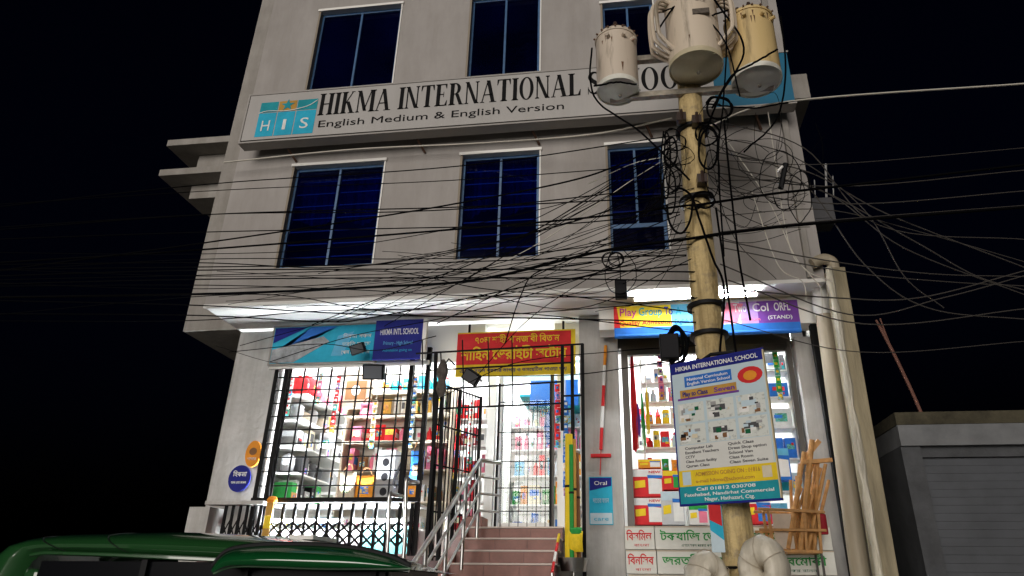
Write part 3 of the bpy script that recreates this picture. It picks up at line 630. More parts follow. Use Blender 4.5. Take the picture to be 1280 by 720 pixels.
_c = [(.62, .03, .035), (.8, .8, .78), (.03, .16, .55), (.8, .58, .03), (.03, .3, .06), (.75, .28, .03), (.012, .012, .014), (.75, .2, .3), (.15, .5, .75), (.52, .44, .34)]
_rs = random.Random(4); PRINTS = [print_mat(i, *_rs.sample(_c, 3), i % 3) for i in range(15)]
COUNT = {}
def good(kind, loc, size, col, acc, where, group, rz=0):
    """one product: carton, packet, bottle or pot, standing at loc"""
    sx, sy, sz = size
    where = where.replace(' of the red goods rack', ' of the red rack'); sizew = 'tall' if sz > 1.4*sx else ('flat' if sz < .55*sx else 'square')
    lab = {'carton': f'{sizew} {col} carton with {acc} print {where}', 'packet': f'{sizew} {col} packet with {acc} patch {where}', 'bottle': f'{col} bottle with {acc} cap {where}', 'pot': f'round {col} pot with {acc} base {where}'}[kind]
    r = thing({'carton': 'product_carton', 'packet': 'product_packet', 'bottle': 'product_bottle', 'pot': 'cooking_pot'}[kind], lab, {'carton': 'carton', 'packet': 'packet', 'bottle': 'bottle', 'pot': 'pot'}[kind], loc, group)
    r.rotation_euler.z = rz; m, a = PAL[col], PAL[acc]
    if kind == 'carton':
        inst(UB, 'box', r, m, (0, 0, 0), size); inst(UB, 'printed_panel', r, random.choice(PRINTS+[a]*8), (0, -sy/2-.001, sz*random.choice((.1, .45, .3))), (sx*random.uniform(.5, .92), .002, sz*random.uniform(.25, .45)))
        if sz > .15: inst(UB, 'printed_panel', r, PAL[random.choice(('white', 'yellow', 'red', 'dark grey', 'blue'))], (sx*random.uniform(-.2, .2), -sy/2-.003, sz*random.uniform(.15, .7)), (sx*random.uniform(.2, .4), .002, sz*random.uniform(.08, .2)))
        inst(UB, 'side_panel', r, random.choice(PRINTS+[a]*6), (sx/2+.001, 0, sz*.3), (.002, sy*.7, sz*.35))
    elif kind == 'packet':
        inst(UP, 'pouch', r, m, (0, 0, 0), size); inst(UP, 'printed_patch', r, random.choice(PRINTS+[a]*8), (0, -.008, sz*.25), (sx*.7, sy*1.0, sz*.45))
    elif kind == 'bottle':
        inst(UBO, 'body', r, m, (0, 0, 0), (sx, sx, sz)); inst(UCAP, 'cap', r, a, (0, 0, 0), (sx, sx, sz))
    else:
        inst(UPOT, 'body', r, m, (0, 0, 0), (sx, sx, sz)); inst(UB, 'base', r, a, (0, 0, 0), (sx*.62, sx*.62, .02))
    return r
def shelf_unit(name, label, x0, x1, y0, y1, zs, m, back=True, side=True):
    r = thing(name, label, 'shelf', ((x0+x1)/2, (y0+y1)/2, zs[0]))
    for z in zs:
        b = MB(); b.box((x0, y0, z-.025), (x1, y1, z)); b.build('shelf_board', m, r, bevel=.003)
    if side:
        for xx in (x0-.02, x1):
            b = MB(); b.box((xx, y0+.01, 2.2 if zs[0] > 2.2 else zs[0]-.02), (xx+.02, y1, zs[-1]+.35)); b.build('side_panel', m, r)
    return r
def fill_x(x0, x1, y, z, hmax, cols, kinds, where, group, wmin=.08, wmax=.24, dep=.16):
    x = x0
    while x < x1-.05:
        wd = min(random.uniform(wmin, wmax), x1-x); h = random.uniform(.5, .95)*hmax; k = random.choice(kinds)
        if k == 'bottle': wd = min(wd, .09)
        c, a = random.choice(cols), random.choice(cols+['red', 'blue'])
        if a == c: a = 'dark grey' if c != 'dark grey' else 'white'
        good(k, (x+wd/2, y+random.uniform(-.02, .02), z+.001), (wd*.92, dep if k != 'packet' else .07, h), c, a, where, group); x += wd+random.uniform(.004, .03)
def fill_y(y0, y1, x, z, hmax, cols, kinds, where, group, dep=.2):
    y = y0
    while y < y1-.05:
        wd = random.uniform(.10, .24); h = random.uniform(.55, 1)*hmax; k = random.choice(kinds)
        if k == 'pot': wd = max(wd, .22)
        c, a = random.choice(cols), random.choice(cols+['red', 'dark grey'])
        if a == c: a = 'black'
        good(k, (x+random.uniform(-.02, .03), y+wd/2, z+.001), (wd*.92, dep, h), c, a, where, group, math.pi/2 if k == 'carton' else math.pi/2); y += wd+.02
# left shop: long shelves on the left wall, running into the shop
ord_ = ['lowest', 'second', 'third', 'fourth', 'top']
zsL = [2.62, 3.0, 3.38, 3.76, 4.14]
shelf_unit('wall_shelves', 'long white shelves along the left wall of the display shop', -5.19, -4.72, 9.32, 11.3, zsL, M_shelf, side=False)
for k, z in enumerate(zsL):
    cols = [['black', 'white', 'grey', 'green'], ['silver', 'white', 'dark grey', 'beige'], ['white', 'silver', 'grey', 'cream'], ['white', 'silver', 'grey', 'beige'], ['red', 'pink', 'red', 'white']][k]
    fill_y(9.36, 11.2, -4.93, z, .30 if k < 4 else .36, cols, ['carton', 'carton', 'pot'] if k < 4 else ['packet', 'carton'], f'on the {ord_[k]} shelf of the left wall', f'goods on the {ord_[k]} left wall shelf', dep=.28)
# facing display cabinet
zsC = [2.62, 3.06, 3.48, 3.88, 4.24]
cb = shelf_unit('display_cabinet', 'pale display cabinet facing the grilled window', -4.2, -2.6, 9.62, 10.0, zsC, mat('cabinet_cream', (.66, .58, .45), .5))
b = MB(); b.box((-4.2, 9.97, 2.2), (-2.6, 10.0, 4.7)); b.build('back_panel', mat('cabinet_back', (.74, .7, .62), .5), cb)
for k, z in enumerate(zsC):
    cols = [['beige', 'white', 'orange', 'cream', 'pink'], ['beige', 'cream', 'white', 'pink', 'brown'], ['white', 'pink', 'grey', 'red'], ['amber', 'cream', 'white', 'silver'], ['sky blue', 'teal', 'white', 'cyan']][k]
    fill_x(-4.12 if k < 3 else -3.72, -2.66, 9.75, z, .36 if k < 4 else .3, cols, ['carton', 'carton', 'packet', 'bottle'], f'on the {ord_[k]} shelf of the display cabinet', f'goods on the {ord_[k]} cabinet shelf', .08, .2, .2)
p = P(445, 488, 9.55); r = thing('wall_speaker', 'beige loudspeaker with dark grille and white cone in the display', 'speaker', (p.x, 9.55, p.z-.22))
b = MB(); b.box((p.x-.2, 9.56, p.z-.26), (p.x+.2, 9.74, p.z+.34)); b.build('cabinet', PAL['beige'], r, bevel=.01)
b = MB(); b.box((p.x-.16, 9.548, p.z-.14), (p.x+.16, 9.558, p.z+.15)); b.build('grille', PAL['brown'], r); disc(r, (p.x, p.z), .07, .08, 9.545, M_trim, 'cone', .002)
p = P(480, 615, 9.4); r = thing('tower_speaker', 'tall grey tower with three round black drivers in the display', 'speaker', (p.x, 9.4, 2.63))
b = MB(); b.box((p.x-.13, 9.36, ZF), (p.x+.13, 9.6, 3.3)); b.build('cabinet', PAL['grey'], r, bevel=.01)
for z_ in (2.72, 2.92, 3.12): disc(r, (p.x, z_), .05, .055, 9.355, PAL['black'], 'driver', .004)
p = P(505, 580, 9.2); r = thing('rubber_hose', 'black rubber hose hanging in an S behind the grille', 'hose', p)
b = MB(); b.tube(cat_rom([P(508, 545, 9.25), P(506, 568, 9.2), P(497, 590, 9.2), P(492, 605, 9.2), P(496, 609, 9.2)], 6), .018, 8); b.build('pipe', M_blackm, r)
b = MB(); b.lathe(P(508, 547, 9.25), [(.03, -.03), (.04, 0), (.04, .08), (.02, .1)], 10); b.build('nozzle', M_blackm, r)
# counter seen through the lattice gate
r = thing('low_counter', 'low white counter with teal front behind the lattice gate', 'counter', (-3.9, 9.0, 1.865))
b = MB(); b.box((-4.95, 9.0, 1.87), (-2.8, 9.08, 2.2)); b.build('base', PAL['grey'], r)
b = MB(); b.box((-3.5, 8.985, 1.9), (-2.85, 8.998, 2.24)); b.build('front_panel', mat('aqua_panel', (.08, .3, .3), .5), r)
b = MB(); b.box((-4.95, 9.1, 2.49), (-2.8, 9.5, 2.53)); b.build('top', M_shelf, r)
for k in range(5):
    good('carton', (-4.7+.42*k, 9.55, ZF+.001), (.3, .2, .2), ('white', 'pale blue', 'white', 'sky blue', 'white')[k], ('red', 'blue', 'dark grey', 'teal', 'pink')[k], 'under the low counter', 'cartons under the low counter')
# rack seen behind the open gate leaf
zsR = [2.25, 2.65, 3.05, 3.45, 3.85]
shelf_unit('red_goods_rack', 'white rack of red and white goods behind the barred gate leaf', -2.58, -2.1, 9.9, 10.2, zsR, M_shelf)
for k, z in enumerate(zsR): fill_x(-2.56, -2.12, 10.0, z, .34, ['red', 'white', 'pink', 'white', 'bordeaux'], ['packet', 'carton'], f'on the {ord_[k]} level of the red goods rack', 'goods on the red and white rack', .06, .15, .16)
# rack seen through the door
zsD = [2.25, 2.75, 3.2, 3.62, 4.0]
shelf_unit('door_rack', 'white shelf rack standing inside beyond the shop door', -1.95, -.7, 11.2, 11.6, zsD, M_shelf)
for k, z in enumerate(zsD):
    cols = [['white', 'blue', 'green', 'cream', 'amber'], ['white', 'cream', 'orange', 'green'], ['orange', 'red', 'white', 'sky blue'], ['pink', 'white', 'pink', 'blue'], ['white', 'pale blue', 'pink']][k]
    fill_x(-1.92, -.74, 11.35, z, .4, cols, ['carton', 'bottle', 'carton', 'packet'], f'on the {ord_[k]} shelf beyond the door', f'goods on the {ord_[k]} shelf beyond the door', .08, .2, .2)
# right shop
zsW = [2.3, 2.72, 3.14, 3.56, 3.98, 4.36]
ord6 = ord_[:5]+['uppermost']
shelf_unit('toy_pack_rack', 'white rack of blue toy packs at the right of the right shop', 1.5, 2.26, 9.5, 9.8, zsW, M_shelf)
for k, z in enumerate(zsW):
    cols = [['blue', 'white', 'sky blue'], ['red', 'teal', 'pale blue', 'white'], ['blue', 'navy', 'blue'], ['amber', 'yellow', 'white'], ['cyan', 'blue', 'navy'], ['teal', 'dark grey', 'cyan']][k]
    fill_x(1.52, 2.24, 9.6, z, .34, cols, ['carton'], f'on the {ord6[k]} shelf of the toy pack rack', f'packs on the {ord6[k]} toy rack shelf', .2, .4, .1)
zsV = [2.3, 2.7, 3.1, 3.5, 3.9]
shelf_unit('back_rack', 'pale rack of small goods at the back of the right shop', .1, 1.45, 10.6, 10.9, zsV, M_shelf)
for k, z in enumerate(zsV): fill_x(.14, 1.42, 10.7, z, .33, ['white', 'pale blue', 'white', 'cream', 'pink', 'red', 'green', 'white'], ['carton', 'bottle', 'packet'], f'on the {ord_[k]} shelf of the back rack', f'goods on the {ord_[k]} back rack shelf', .07, .17, .14)
zsN = [2.66, 2.98, 3.3, 3.62, 3.94, 4.22]
shelf_unit('packet_rack', 'white rack of small bright packets by the left frame of the right shop', .22, 1.0, 9.46, 9.7, zsN, M_shelf)
for k, z in enumerate(zsN): fill_x(.24, .98, 9.55, z, .27, [['red', 'orange', 'white', 'green'], ['orange', 'green', 'white', 'red'], ['yellow', 'pink', 'red', 'pale blue'], ['red', 'yellow', 'orange', 'white'], ['white', 'pale blue', 'grey', 'pink'], ['white', 'pale blue', 'silver']][k], ['packet', 'carton', 'bottle'], f'on the {ord6[k]} shelf of the packet rack', f'packets on the {ord6[k]} packet rack shelf', .06, .13, .12)
# hanging merchandise at the left of the right shop
hs_ = thing('hanging_rail', 'thin steel rail of hanging goods inside the right shop', 'rail', (.3, 9.2, 4.3))
b = MB(); b.tube([(.04, 9.2, 4.4), (.62, 9.2, 4.4)], .012, 8); b.build('rail', M_steel, hs_)
for x_ in (.05, .61):
    b = MB(); b.tube([(x_, 9.2, 4.4), (x_, 9.2, 5.02)], .006, 6); b.build('hanger', M_steel, hs_)
for u_, v0_, v1_, wd, cn, dn in ((789, 436, 565, .07, 'red', 'long red cloth strip'), (797, 505, 548, .05, 'purple', 'short purple tassel'), (802, 492, 560, .045, 'green', 'narrow green tassel'), (808, 485, 545, .04, 'yellow', 'narrow yellow tassel')):
    a, c = P(u_, v0_, 9.17), P(u_, v1_, 9.17); cx_ = a.x
    r = thing('hanging_tassel', f'{dn} hanging inside the right shop', 'tassel', (cx_, 9.17, c.z))
    b = MB(); n = 7
    for j in range(n):
        xx = cx_-wd/2+wd*j/(n-1); b.tube([(cx_+(xx-cx_)*.3, 9.17, a.z), (xx, 9.16+.02*(j % 2), (a.z+c.z)/2), (xx+random.uniform(-.01, .01), 9.17, c.z+random.uniform(0, .05))], wd/n*.75, 6)
    o = b.build('strands', PAL[cn], r); tag(o, kind='stuff')
    b = MB(); b.tube([(cx_, 9.17, a.z-.02), (cx_, 9.19, 4.41)], .005, 5); b.build('cord', M_trim, r)
def pcarton(u0, u1, v0, v1_, Y, cols, label, dep=.2, print_=None):
    a, c = P(u0, v1_, Y), P(u1, v0, Y); r = thing('product_carton', label, 'carton', ((a.x+c.x)/2, Y, a.z))
    b = MB(); b.box((a.x, Y, a.z), (c.x, Y+dep, c.z)); b.build('box', PAL[cols[0]], r, bevel=.004)
    W, Hh = c.x-a.x, c.z-a.z
    patch(r, [(a.x+.005, a.z+Hh*.72), (c.x-.005, a.z+Hh*.72), (c.x-.005, c.z-.005), (a.x+.005, c.z-.005)], PAL[cols[1]], Y-.002)
    patch(r, [(a.x+W*.52, a.z+Hh*.1), (a.x+W*.95, a.z+Hh*.1), (a.x+W*.95, a.z+Hh*.62), (a.x+W*.52, a.z+Hh*.68)], PAL[cols[2]], Y-.0035)
    patch(r, [(a.x+W*.5, a.z+Hh*.66), (a.x+W*.98, a.z+Hh*.66), (a.x+W*.98, a.z+Hh*.76), (a.x+W*.5, a.z+Hh*.78)], PAL['blue'], Y-.005)
    patch(r, [(a.x+W*.08, a.z+Hh*.3), (a.x+W*.42, a.z+Hh*.34), (a.x+W*.42, a.z+Hh*.6), (a.x+W*.08, a.z+Hh*.56)], PAL['yellow'], Y-.005)
    if print_: text(print_, 'lettering', PAL['red'], r, (a.x+W*.55, Y-.006, a.z+Hh*.84), XA, ZA, Hh*.09, W*.38, bold=.02)
    return r
pcarton(791, 828, 586, 621, 9.06, ('red', 'white', 'white'), 'red and white soap carton, upper of two by the shop frame', print_='NEW')
pcarton(792, 828, 622, 656, 9.06, ('red', 'white', 'white'), 'red and white soap carton, lower of two by the shop frame', print_='NEW')
pcarton(829, 853, 588, 612, 9.06, ('red', 'yellow', 'green'), 'red and yellow food carton on a silver pack')
pcarton(828, 854, 614, 656, 9.05, ('silver', 'pale blue', 'white'), 'silver and white pack beside the red soap cartons')
pcarton(798, 826, 574, 585, 9.07, ('orange', 'yellow', 'white'), 'flat orange carton on top of the soap cartons')
pcarton(862, 884, 630, 656, 9.05, ('white', 'green', 'pink'), 'small white and green pack beside the utility pole')
pcarton(930, 962, 620, 655, 9.05, ('red', 'white', 'blue'), 'red and blue pack behind the stick crate')
pcarton(955, 985, 560, 600, 9.2, ('blue', 'sky blue', 'white'), 'light blue pack behind the wooden sticks')
# strips of sachets and bags hung among the shelves
random.seed(8)
def sachet_strip(u, v0, v1_, Y, cn, ac, where, wd=.075):
    a, c = P(u, v0, Y), P(u, v1_, Y); r = thing('sachet_strip', f'hanging strip of {cn} and {ac} sachets {where}', 'sachets', (a.x, Y, c.z)); n = max(3, int((a.z-c.z)/.1)); h = (a.z-c.z)/n
    MB().tube([(a.x, Y+.012, a.z-.01), (a.x, Y+.012, ST)], .003, 5).build('cord', M_trim, r)
    for k in range(n):
        o = inst(UP, 'sachet', r, PAL[cn] if k % 3 else random.choice(PRINTS), (random.uniform(-.006, .006), 0, h*k), (wd, .025, h*.96), random.uniform(-.25, .25))
        inst(UP, 'printed_patch', r, PAL[ac], (0, -.006, h*(k+.3)), (wd*.6, .022, h*.4))
for u, v0, v1_, Y, cn, ac, wh in ((366, 470, 520, 9.2, 'white', 'red', 'behind the left end of the window grille'), (402, 466, 505, 9.2, 'pink', 'white', 'before the left wall shelves'), (424, 470, 540, 9.25, 'red', 'white', 'where the wall shelves meet the cabinet'), (470, 500, 560, 9.3, 'cream', 'orange', 'before the display cabinet'), (520, 470, 560, 9.2, 'white', 'blue', 'beside the last grille post'), (697, 480, 560, 9.05, 'red', 'blue', 'inside the doorway by the dark jamb'), (707, 500, 620, 9.05, 'blue', 'white', 'between the door jamb and the mat rolls'),
        (575, 500, 600, 9.6, 'red', 'white', 'behind the barred gate leaf'), (590, 500, 580, 9.6, 'white', 'red', 'behind the gate leaf by the white jamb'), (846, 462, 560, 9.2, 'yellow', 'green', 'beside the notice board in the right shop'), (955, 470, 560, 9.2, 'cyan', 'white', 'between the notice board and the toy packs'), (968, 440, 500, 9.2, 'green', 'yellow', 'above the toy pack rack'), (824, 440, 500, 9.2, 'pink', 'purple', 'on the hanging rail of the right shop'), (838, 440, 495, 9.25, 'white', 'blue', 'behind the splice box')):
    sachet_strip(u, v0, v1_, Y, cn, ac, wh)
def hand_bag(u, v, Y, sx, sz, cn, label):
    p = P(u, v, Y); r = thing('hand_bag', label, 'bag', p); inst(UP, 'bag', r, PAL[cn], (0, 0, 0), (sx, .12, sz)); b = MB()
    b.tube([p+Vector((sx*.28*math.cos(t), 0, sz*.9+sz*.45*math.sin(t))) for t in [math.pi*k/10 for k in range(11)]], .01, 6); b.build('handle', PAL['brown'], r); inst(UP, 'pocket', r, random.choice(PRINTS), (0, -.03, sz*.12), (sx*.6, .1, sz*.4))
hand_bag(455, 622, 9.35, .3, .3, 'orange', 'orange handbag standing before the display cabinet'); hand_bag(432, 622, 9.3, .24, .34, 'beige', 'beige handbag beside the orange one'); hand_bag(520, 600, 9.3, .2, .4, 'blue', 'blue shoulder bag hanging behind the last grille post'); hand_bag(458, 520, 9.4, .22, .2, 'pink', 'small pink bag before the cabinet'); hand_bag(408, 560, 9.4, .26, .22, 'silver', 'silver bag at the end of the wall shelves')
# ledge for these goods
b = MB(); b.box((.03, 9.02, 2.14), (2.13, 9.4, 2.235)); b.build('display_ledge', M_shelf, bld)

# printed cartons stacked in front
def stack_carton(x0, x1, z0, z1, y, dep, txt, tcol, sub, label, group):
    r = thing('shipping_carton', label, 'carton', ((x0+x1)/2, y, z0), group)
    b = MB(); b.box((x0+.004, y, z0+.003), (x1-.004, y+dep, z1-.003)); b.build('box', mat('white_carton', (.72, .72, .66), .7, var=.08, scale=5, bump=.1), r, bevel=.006)
    W = x1-x0
    text(txt, 'lettering', PAL[tcol], r, (x0+W*.06, y-.003, z0+.105), XA, ZA, .09, W*.84, bold=.018)
    text(sub, 'lettering', PAL['red' if tcol == 'red' else 'dark green'], r, (x0+W*.3, y-.003, z0+.035), XA, ZA, .03, W*.5)
    b = MB(); b.box((x0+.004, y-.0015, z1-.018), (x1-.004, y-.0002, z1-.004)); b.build('tape', PAL['beige'], r)
rows = ['lowest', 'second', 'third', 'top']
for j in range(4):
    z0, z1 = 1.152+.262*j, 1.152+.262*(j+1); dx = (0, .02, -.01, -.02)[j]
    stack_carton(-.09+dx*.5, .27+dx, z0, z1, 8.5, .42, ('িবসিমল', 'িবনিসব', 'িবনিসব', 'িবসিমল')[j], 'red', 'বাংলা', f'small white carton with red Bengali print, {rows[j]} of its stack', 'white cartons under the right shop window')
    stack_carton(.27+dx, 1.28+dx, z0, z1, 8.5, .42, ('টকষািজ েজেকা', 'করউরী বনসপিত', 'জরতরী বেমেক', 'টকষািজ েজেকা')[j], 'green', 'এখােন সকল পরকার পণয পাওয়া যায়', f'wide white carton with green print beside a red-print one, {rows[j]} row', 'white cartons under the right shop window')
    stack_carton(1.28+dx, 2.24+dx*.5, z0, z1, 8.5, .42, ('ন েজা ষটন', 'কসম বমিতেকা', 'সরভী বেমাকী', 'দ েজা েবন')[j], 'green', 'সাসথকর রাননা', f'wide white carton with green Bengali print behind the stick crate, {rows[j]} row', 'white cartons under the right shop window')

# wooden crate of sticks
yc = 8.12
cr = thing('wooden_crate', 'open wooden crate frame holding a bundle of sticks', 'crate', (1.7, yc, 0))
def wbar(a, c, wd, par=cr, nm='slat'):
    b = MB(); b.bar(a, c, wd); return b.build(nm, M_wood, par, bevel=.003)
A_, B_, C_, D_ = P(959, 636, yc), P(1030, 640, yc), P(966, 688, yc), P(1027, 690, yc)
for dy in (0, .3):
    o = Vector((0, dy, 0))
    wbar(A_+o+Vector((-.1, 0, 0)), B_+o, .03); wbar(C_+o, D_+o, .03); wbar(P(949, 662, yc)+o, P(1033, 663, yc)+o, .028)
    for u0, v0_, u1, v1_ in ((960, 636, 968, 690), (1005, 638, 1009, 690), (1023, 640, 1027, 691)): wbar(P(u0, v0_, yc)+o+Vector((0, .016, 0)), P(u1, v1_, yc)+o+Vector((0, .016, 0)), .03)
for q in (A_, B_, C_, D_): wbar(q, q+Vector((0, .3, 0)), .026)
b = MB(); q0, q1 = P(965, 642, yc+.05), P(994, 686, yc+.05); b.box((q0.x, yc+.05, q1.z), (q1.x, yc+.06, q0.z)); b.build('backing_board', mat('pale_board', (.6, .5, .4), .7, var=.15), cr)
for q in (C_, D_):
    for dy in (.02, .28):
        b = MB(); b.bar((q.x, yc+dy, 0), (q.x, yc+dy, q.z-.014), .022); b.build('leg', M_alu, cr)
b = MB(); b.box((C_.x, yc, C_.z-.03), (D_.x, yc+.3, C_.z-.016)); b.build('bottom_board', M_wood, cr)
random.seed(5)
sticks = [((1000, 690), (1015, 550), .026), ((985, 686), (1005, 565), .02), ((990, 686), (1000, 580), .018), ((1010, 688), (1032, 580), .018), ((1005, 688), (1012, 582), .02), ((1018, 690), (1022, 578), .018), ((978, 686), (1001, 600), .017), ((996, 688), (1026, 585), .016), ((982, 688), (1018, 575), .015), ((970, 684), (1002, 610), .016), ((1012, 690), (1008, 590), .015), ((1015, 688), (1036, 600), .016), ((992, 688), (988, 600), .015), ((1000, 688), (996, 595), .017)]
for k in range(4):
    u0 = random.uniform(975, 1018); sticks.append(((u0, 687), (u0*.45+random.uniform(985, 1034)*.55, random.uniform(575, 628)), random.uniform(.013, .022)))
for i, (a, c, rr) in enumerate(sticks):
    r = tag(MB().tube([P(*a, yc+.05+.012*i), P(*c, yc+.03+.0125*i)], [rr*1.3, rr*1.15], 8).build('wooden_stick', M_wood), 'thick raw wooden stick with a cut end, longest in the crate' if i == 0 else 'slender raw wooden stick standing in the crate frame', 'stick', 'wooden sticks in the crate')
p = P(1021, 578, yc+.05); r = thing('stick_rack', 'short wooden cross bar lying over the tops of the sticks', 'wooden bar', p)
wbar(P(1002, 578, yc+.03), P(1040, 575, yc+.03), .045, r, 'bar'); wbar(P(1005, 574, yc+.07), P(1024, 551, yc+.07), .055, r, 'bar')
p = P(1031, 655, yc-.05); tag(MB().lathe((0, 0, 0), [(.045, 0), (.05, .01), (.05, .2), (.045, .21)], 16).build('rolled_tube', PAL['bordeaux']), 'dark red rolled tube end beside the stick crate', 'tube').location = (p.x, p.y+.1, p.z-.1)
# tall mat rolls by the stairs
bs = P(717, 700, 8.15)
r = thing('steel_bucket', 'round steel holder with mat rolls beside the stairs', 'bucket', (bs.x, 8.15, 0))
b = MB(); b.lathe((bs.x, 8.15, 0), [(.17, 0), (.17, .02), (.02, .05), (.02, bs.z-.12)], 18); b.build('stand', M_steel, r)
b = MB(); b.lathe((bs.x, 8.15, bs.z-.12), [(.14, 0), (.17, .14), (.165, .14), (.135, .01)], 20); b.build('bowl', M_steel, r)
b = MB(); b.lathe((bs.x, 8.15, bs.z-.108), [(.1, 0), (.12, .09), (.05, .12)], 14); b.build('filling', PAL['black'], r)
for u_, ut, rr, cn, lab in ((711, 711, .045, 'yellow', 'tall yellow mat roll standing by the stairs'), (715, 714, .026, 'green', 'tall green mat roll between yellow ones'), (723, 720, .035, 'brown', 'tall dark brown mat roll by the stairs'), (719, 718, .02, 'amber', 'thin amber stripe roll beside the brown roll')):
    a, c = P(u_, 698, {'yellow': 8.14, 'green': 8.08, 'brown': 8.2, 'amber': 8.1}[cn]), P(ut, {'yellow': 543, 'green': 556, 'brown': 566, 'amber': 549}[cn], {'yellow': 8.18, 'green': 8.12, 'brown': 8.2, 'amber': 8.13}[cn])
    o = thing('mat_roll', lab, 'roll', a); MB().tube([a, c], rr, 14).build('roll', PAL[cn], o); MB().tube([a.lerp(c, .55), a.lerp(c, .57)], rr+.004, 14).build('binding', PAL['black'], o)
p = P(720, 690, 8.08); o = thing('plastic_bag', 'crumpled yellow and green bag at the foot of the mat rolls', 'bag', p)
inst(UP, 'bag', o, PAL['yellow'], (0, 0, 0), (.16, .1, .22)); inst(UP, 'bag_top', o, PAL['green'], (0, 0, .17), (.14, .09, .09))
a, c = P(690, 716, 7.6), P(699, 668, 8.25); r = thing('red_rail', 'thin red and white striped rail beside the stairs', 'rail', (a.x, a.y, 0))
for k in range(4): MB().tube([a.lerp(c, k/4), a.lerp(c, (k+1)/4)], .016, 8).build('rail_section', PAL[('red', 'white', 'red', 'yellow')[k]], r)
MB().tube([(a.x, a.y, 0), a], .014, 8).build('post', M_steel, r)
# flood lamps (unlit) and camera
def flood(u, v, Y, sz, tilt, label):
    p = P(u, v, Y); r = thing('flood_lamp', label, 'lamp', p)
    rot = Matrix.Rotation(tilt, 3, 'Y') @ Matrix.Rotation(.35, 3, 'X')
    b = MB(); b.box((p.x-sz/2, Y-.03, p.z-sz*.35), (p.x+sz/2, Y+.05, p.z+sz*.35), rot, p); b.build('housing', M_black, r, bevel=.008)
    b = MB(); b.box((p.x-sz*.42, Y-.036, p.z-sz*.28), (p.x+sz*.42, Y-.0305, p.z+sz*.28), rot, p); b.build('lens', PAL['dark grey'], r)
    b = MB(); b.tube([p+Vector((0, .05, 0)), p+Vector((0, .1, .08)), (p.x, 8.7 if Y < 8.65 else Y+.2, p.z+.12)], .012, 6); b.build('arm', M_black, r)
flood(467, 465, 8.5, .3, .05, 'black flood lamp fixed below the navy school sign'); flood(447, 436, 8.45, .2, -.3, 'small black flood lamp in front of the cyan banner'); flood(589, 471, 8.1, .22, .6, 'tilted black flood lamp on the porch screen')
p = P(553, 468, 8.25); r = thing('security_camera', 'dusty wrapped camera bracket on the porch screen post', 'camera', p)
b = MB(); b.lathe(p, [(.03, -.3), (.07, -.2), (.05, -.08), (.08, .02), (.06, .12), (.02, .2)], 9); b.build('housing', mat('dusty_grey', (.12, .1, .085), .9, var=.5, scale=18, bump=.6), r); MB().tube([p+Vector((0, 0, .1)), p+Vector((.08, -.03, .2)), p+Vector((.16, 0, .12))], .012, 6).build('arm', M_black, r)

# ================================================================== right end: wrapped pipes, box, yard wall
M_pipe = mat('dirty_pvc', (.42, .36, .26), .55, var=.3, scale=4, bump=.3, streak=True)
M_wrap = mat('plastic_wrap', (.5, .46, .36), .25, var=.45, scale=9, bump=.9, streak=True)
a, c = P(1026, 362, 8.3), P(1076, 720, 8.3); r = thing('beige_pipe', 'thick beige pipe with a white wrapped collar at the right end', 'pipe', (c.x, 8.3, 0))
dv = (c-a)/(c.z-a.z); bot = a+dv*(0-a.z)
b = MB(); b.tube([bot, a+Vector((0, 0, .0))], .105, 16); b.build('pipe', M_pipe, r)
b = MB(); b.tube([a+dv*(-.36), a+dv*(-.3), a+dv*(-.2), a+dv*(-.1), a+Vector((0, 0, .055))], [.108, .125, .13, .122, .13], 16); b.build('collar', mat('white_wrap', (.75, .74, .7), .3, var=.15, scale=9, bump=.7), r)
a, c = P(1043, 338, 7.9), P(1107, 720, 7.9); r = thing('wrapped_column', 'weathered square column wrapped in clear plastic at the right end', 'column', (c.x, 7.9, 0))
dv = (c-a)/(c.z-a.z); bot = a+dv*(0-a.z)
b = MB(); b.bar(bot, a, .2, .2); b.build('shaft', mat('weathered_column', (.33, .28, .18), .8, var=.5, scale=5, bump=.6, streak=True), r, bevel=.012)
b = MB(); pts_ = [bot.lerp(a, t/24) for t in range(25)]
b.tube([q+Vector((-.085+random.uniform(-.006, .006), -.09+random.uniform(-.006, .006), 0)) for q in pts_], [random.uniform(.03, .055) for _ in pts_], 8); b.build('plastic_wrap', M_wrap, r)
b = MB(); b.tube(cat_rom([P(1015, 330, 7.9), P(1028, 324, 7.9), P(1040, 328, 7.9), P(1043, 340, 7.9)], 5), .07, 10); b.build('elbow', M_pipe, r)
b = MB(); q = P(1002, 370, 8.6); b.bar((2.42, 8.55, 1.2), (2.42, 8.55, ST), .09); tag(b.build('black_post', M_black), 'black square post between the shopfront and the beige pipe', 'post')
p0, p1 = P(1010, 278, 8.3), P(1040, 246, 8.3)
r = thing('meter_box', 'dark grey service box with rods on the right side of the building', 'box', ((p0.x+p1.x)/2, 8.3, p0.z))
b = MB(); b.box((BR+.002, 8.3, p0.z), (p1.x, 8.6, p1.z)); b.build('cabinet', PAL['dark grey'], r, bevel=.01)
b = MB(); b.box((BR+.05, 8.29, p0.z+.05), (p1.x-.05, 8.299, p1.z-.05)); b.build('door', PAL['dark grey'], r)
for u_, vt in ((1032, 205), (1041, 220), (1018, 225)):
    MB().tube([P(u_+1, 247, 8.4), P(u_, vt, 8.4)], .016 if u_ == 1032 else .008, 6).build('rod', PAL['grey'], r)
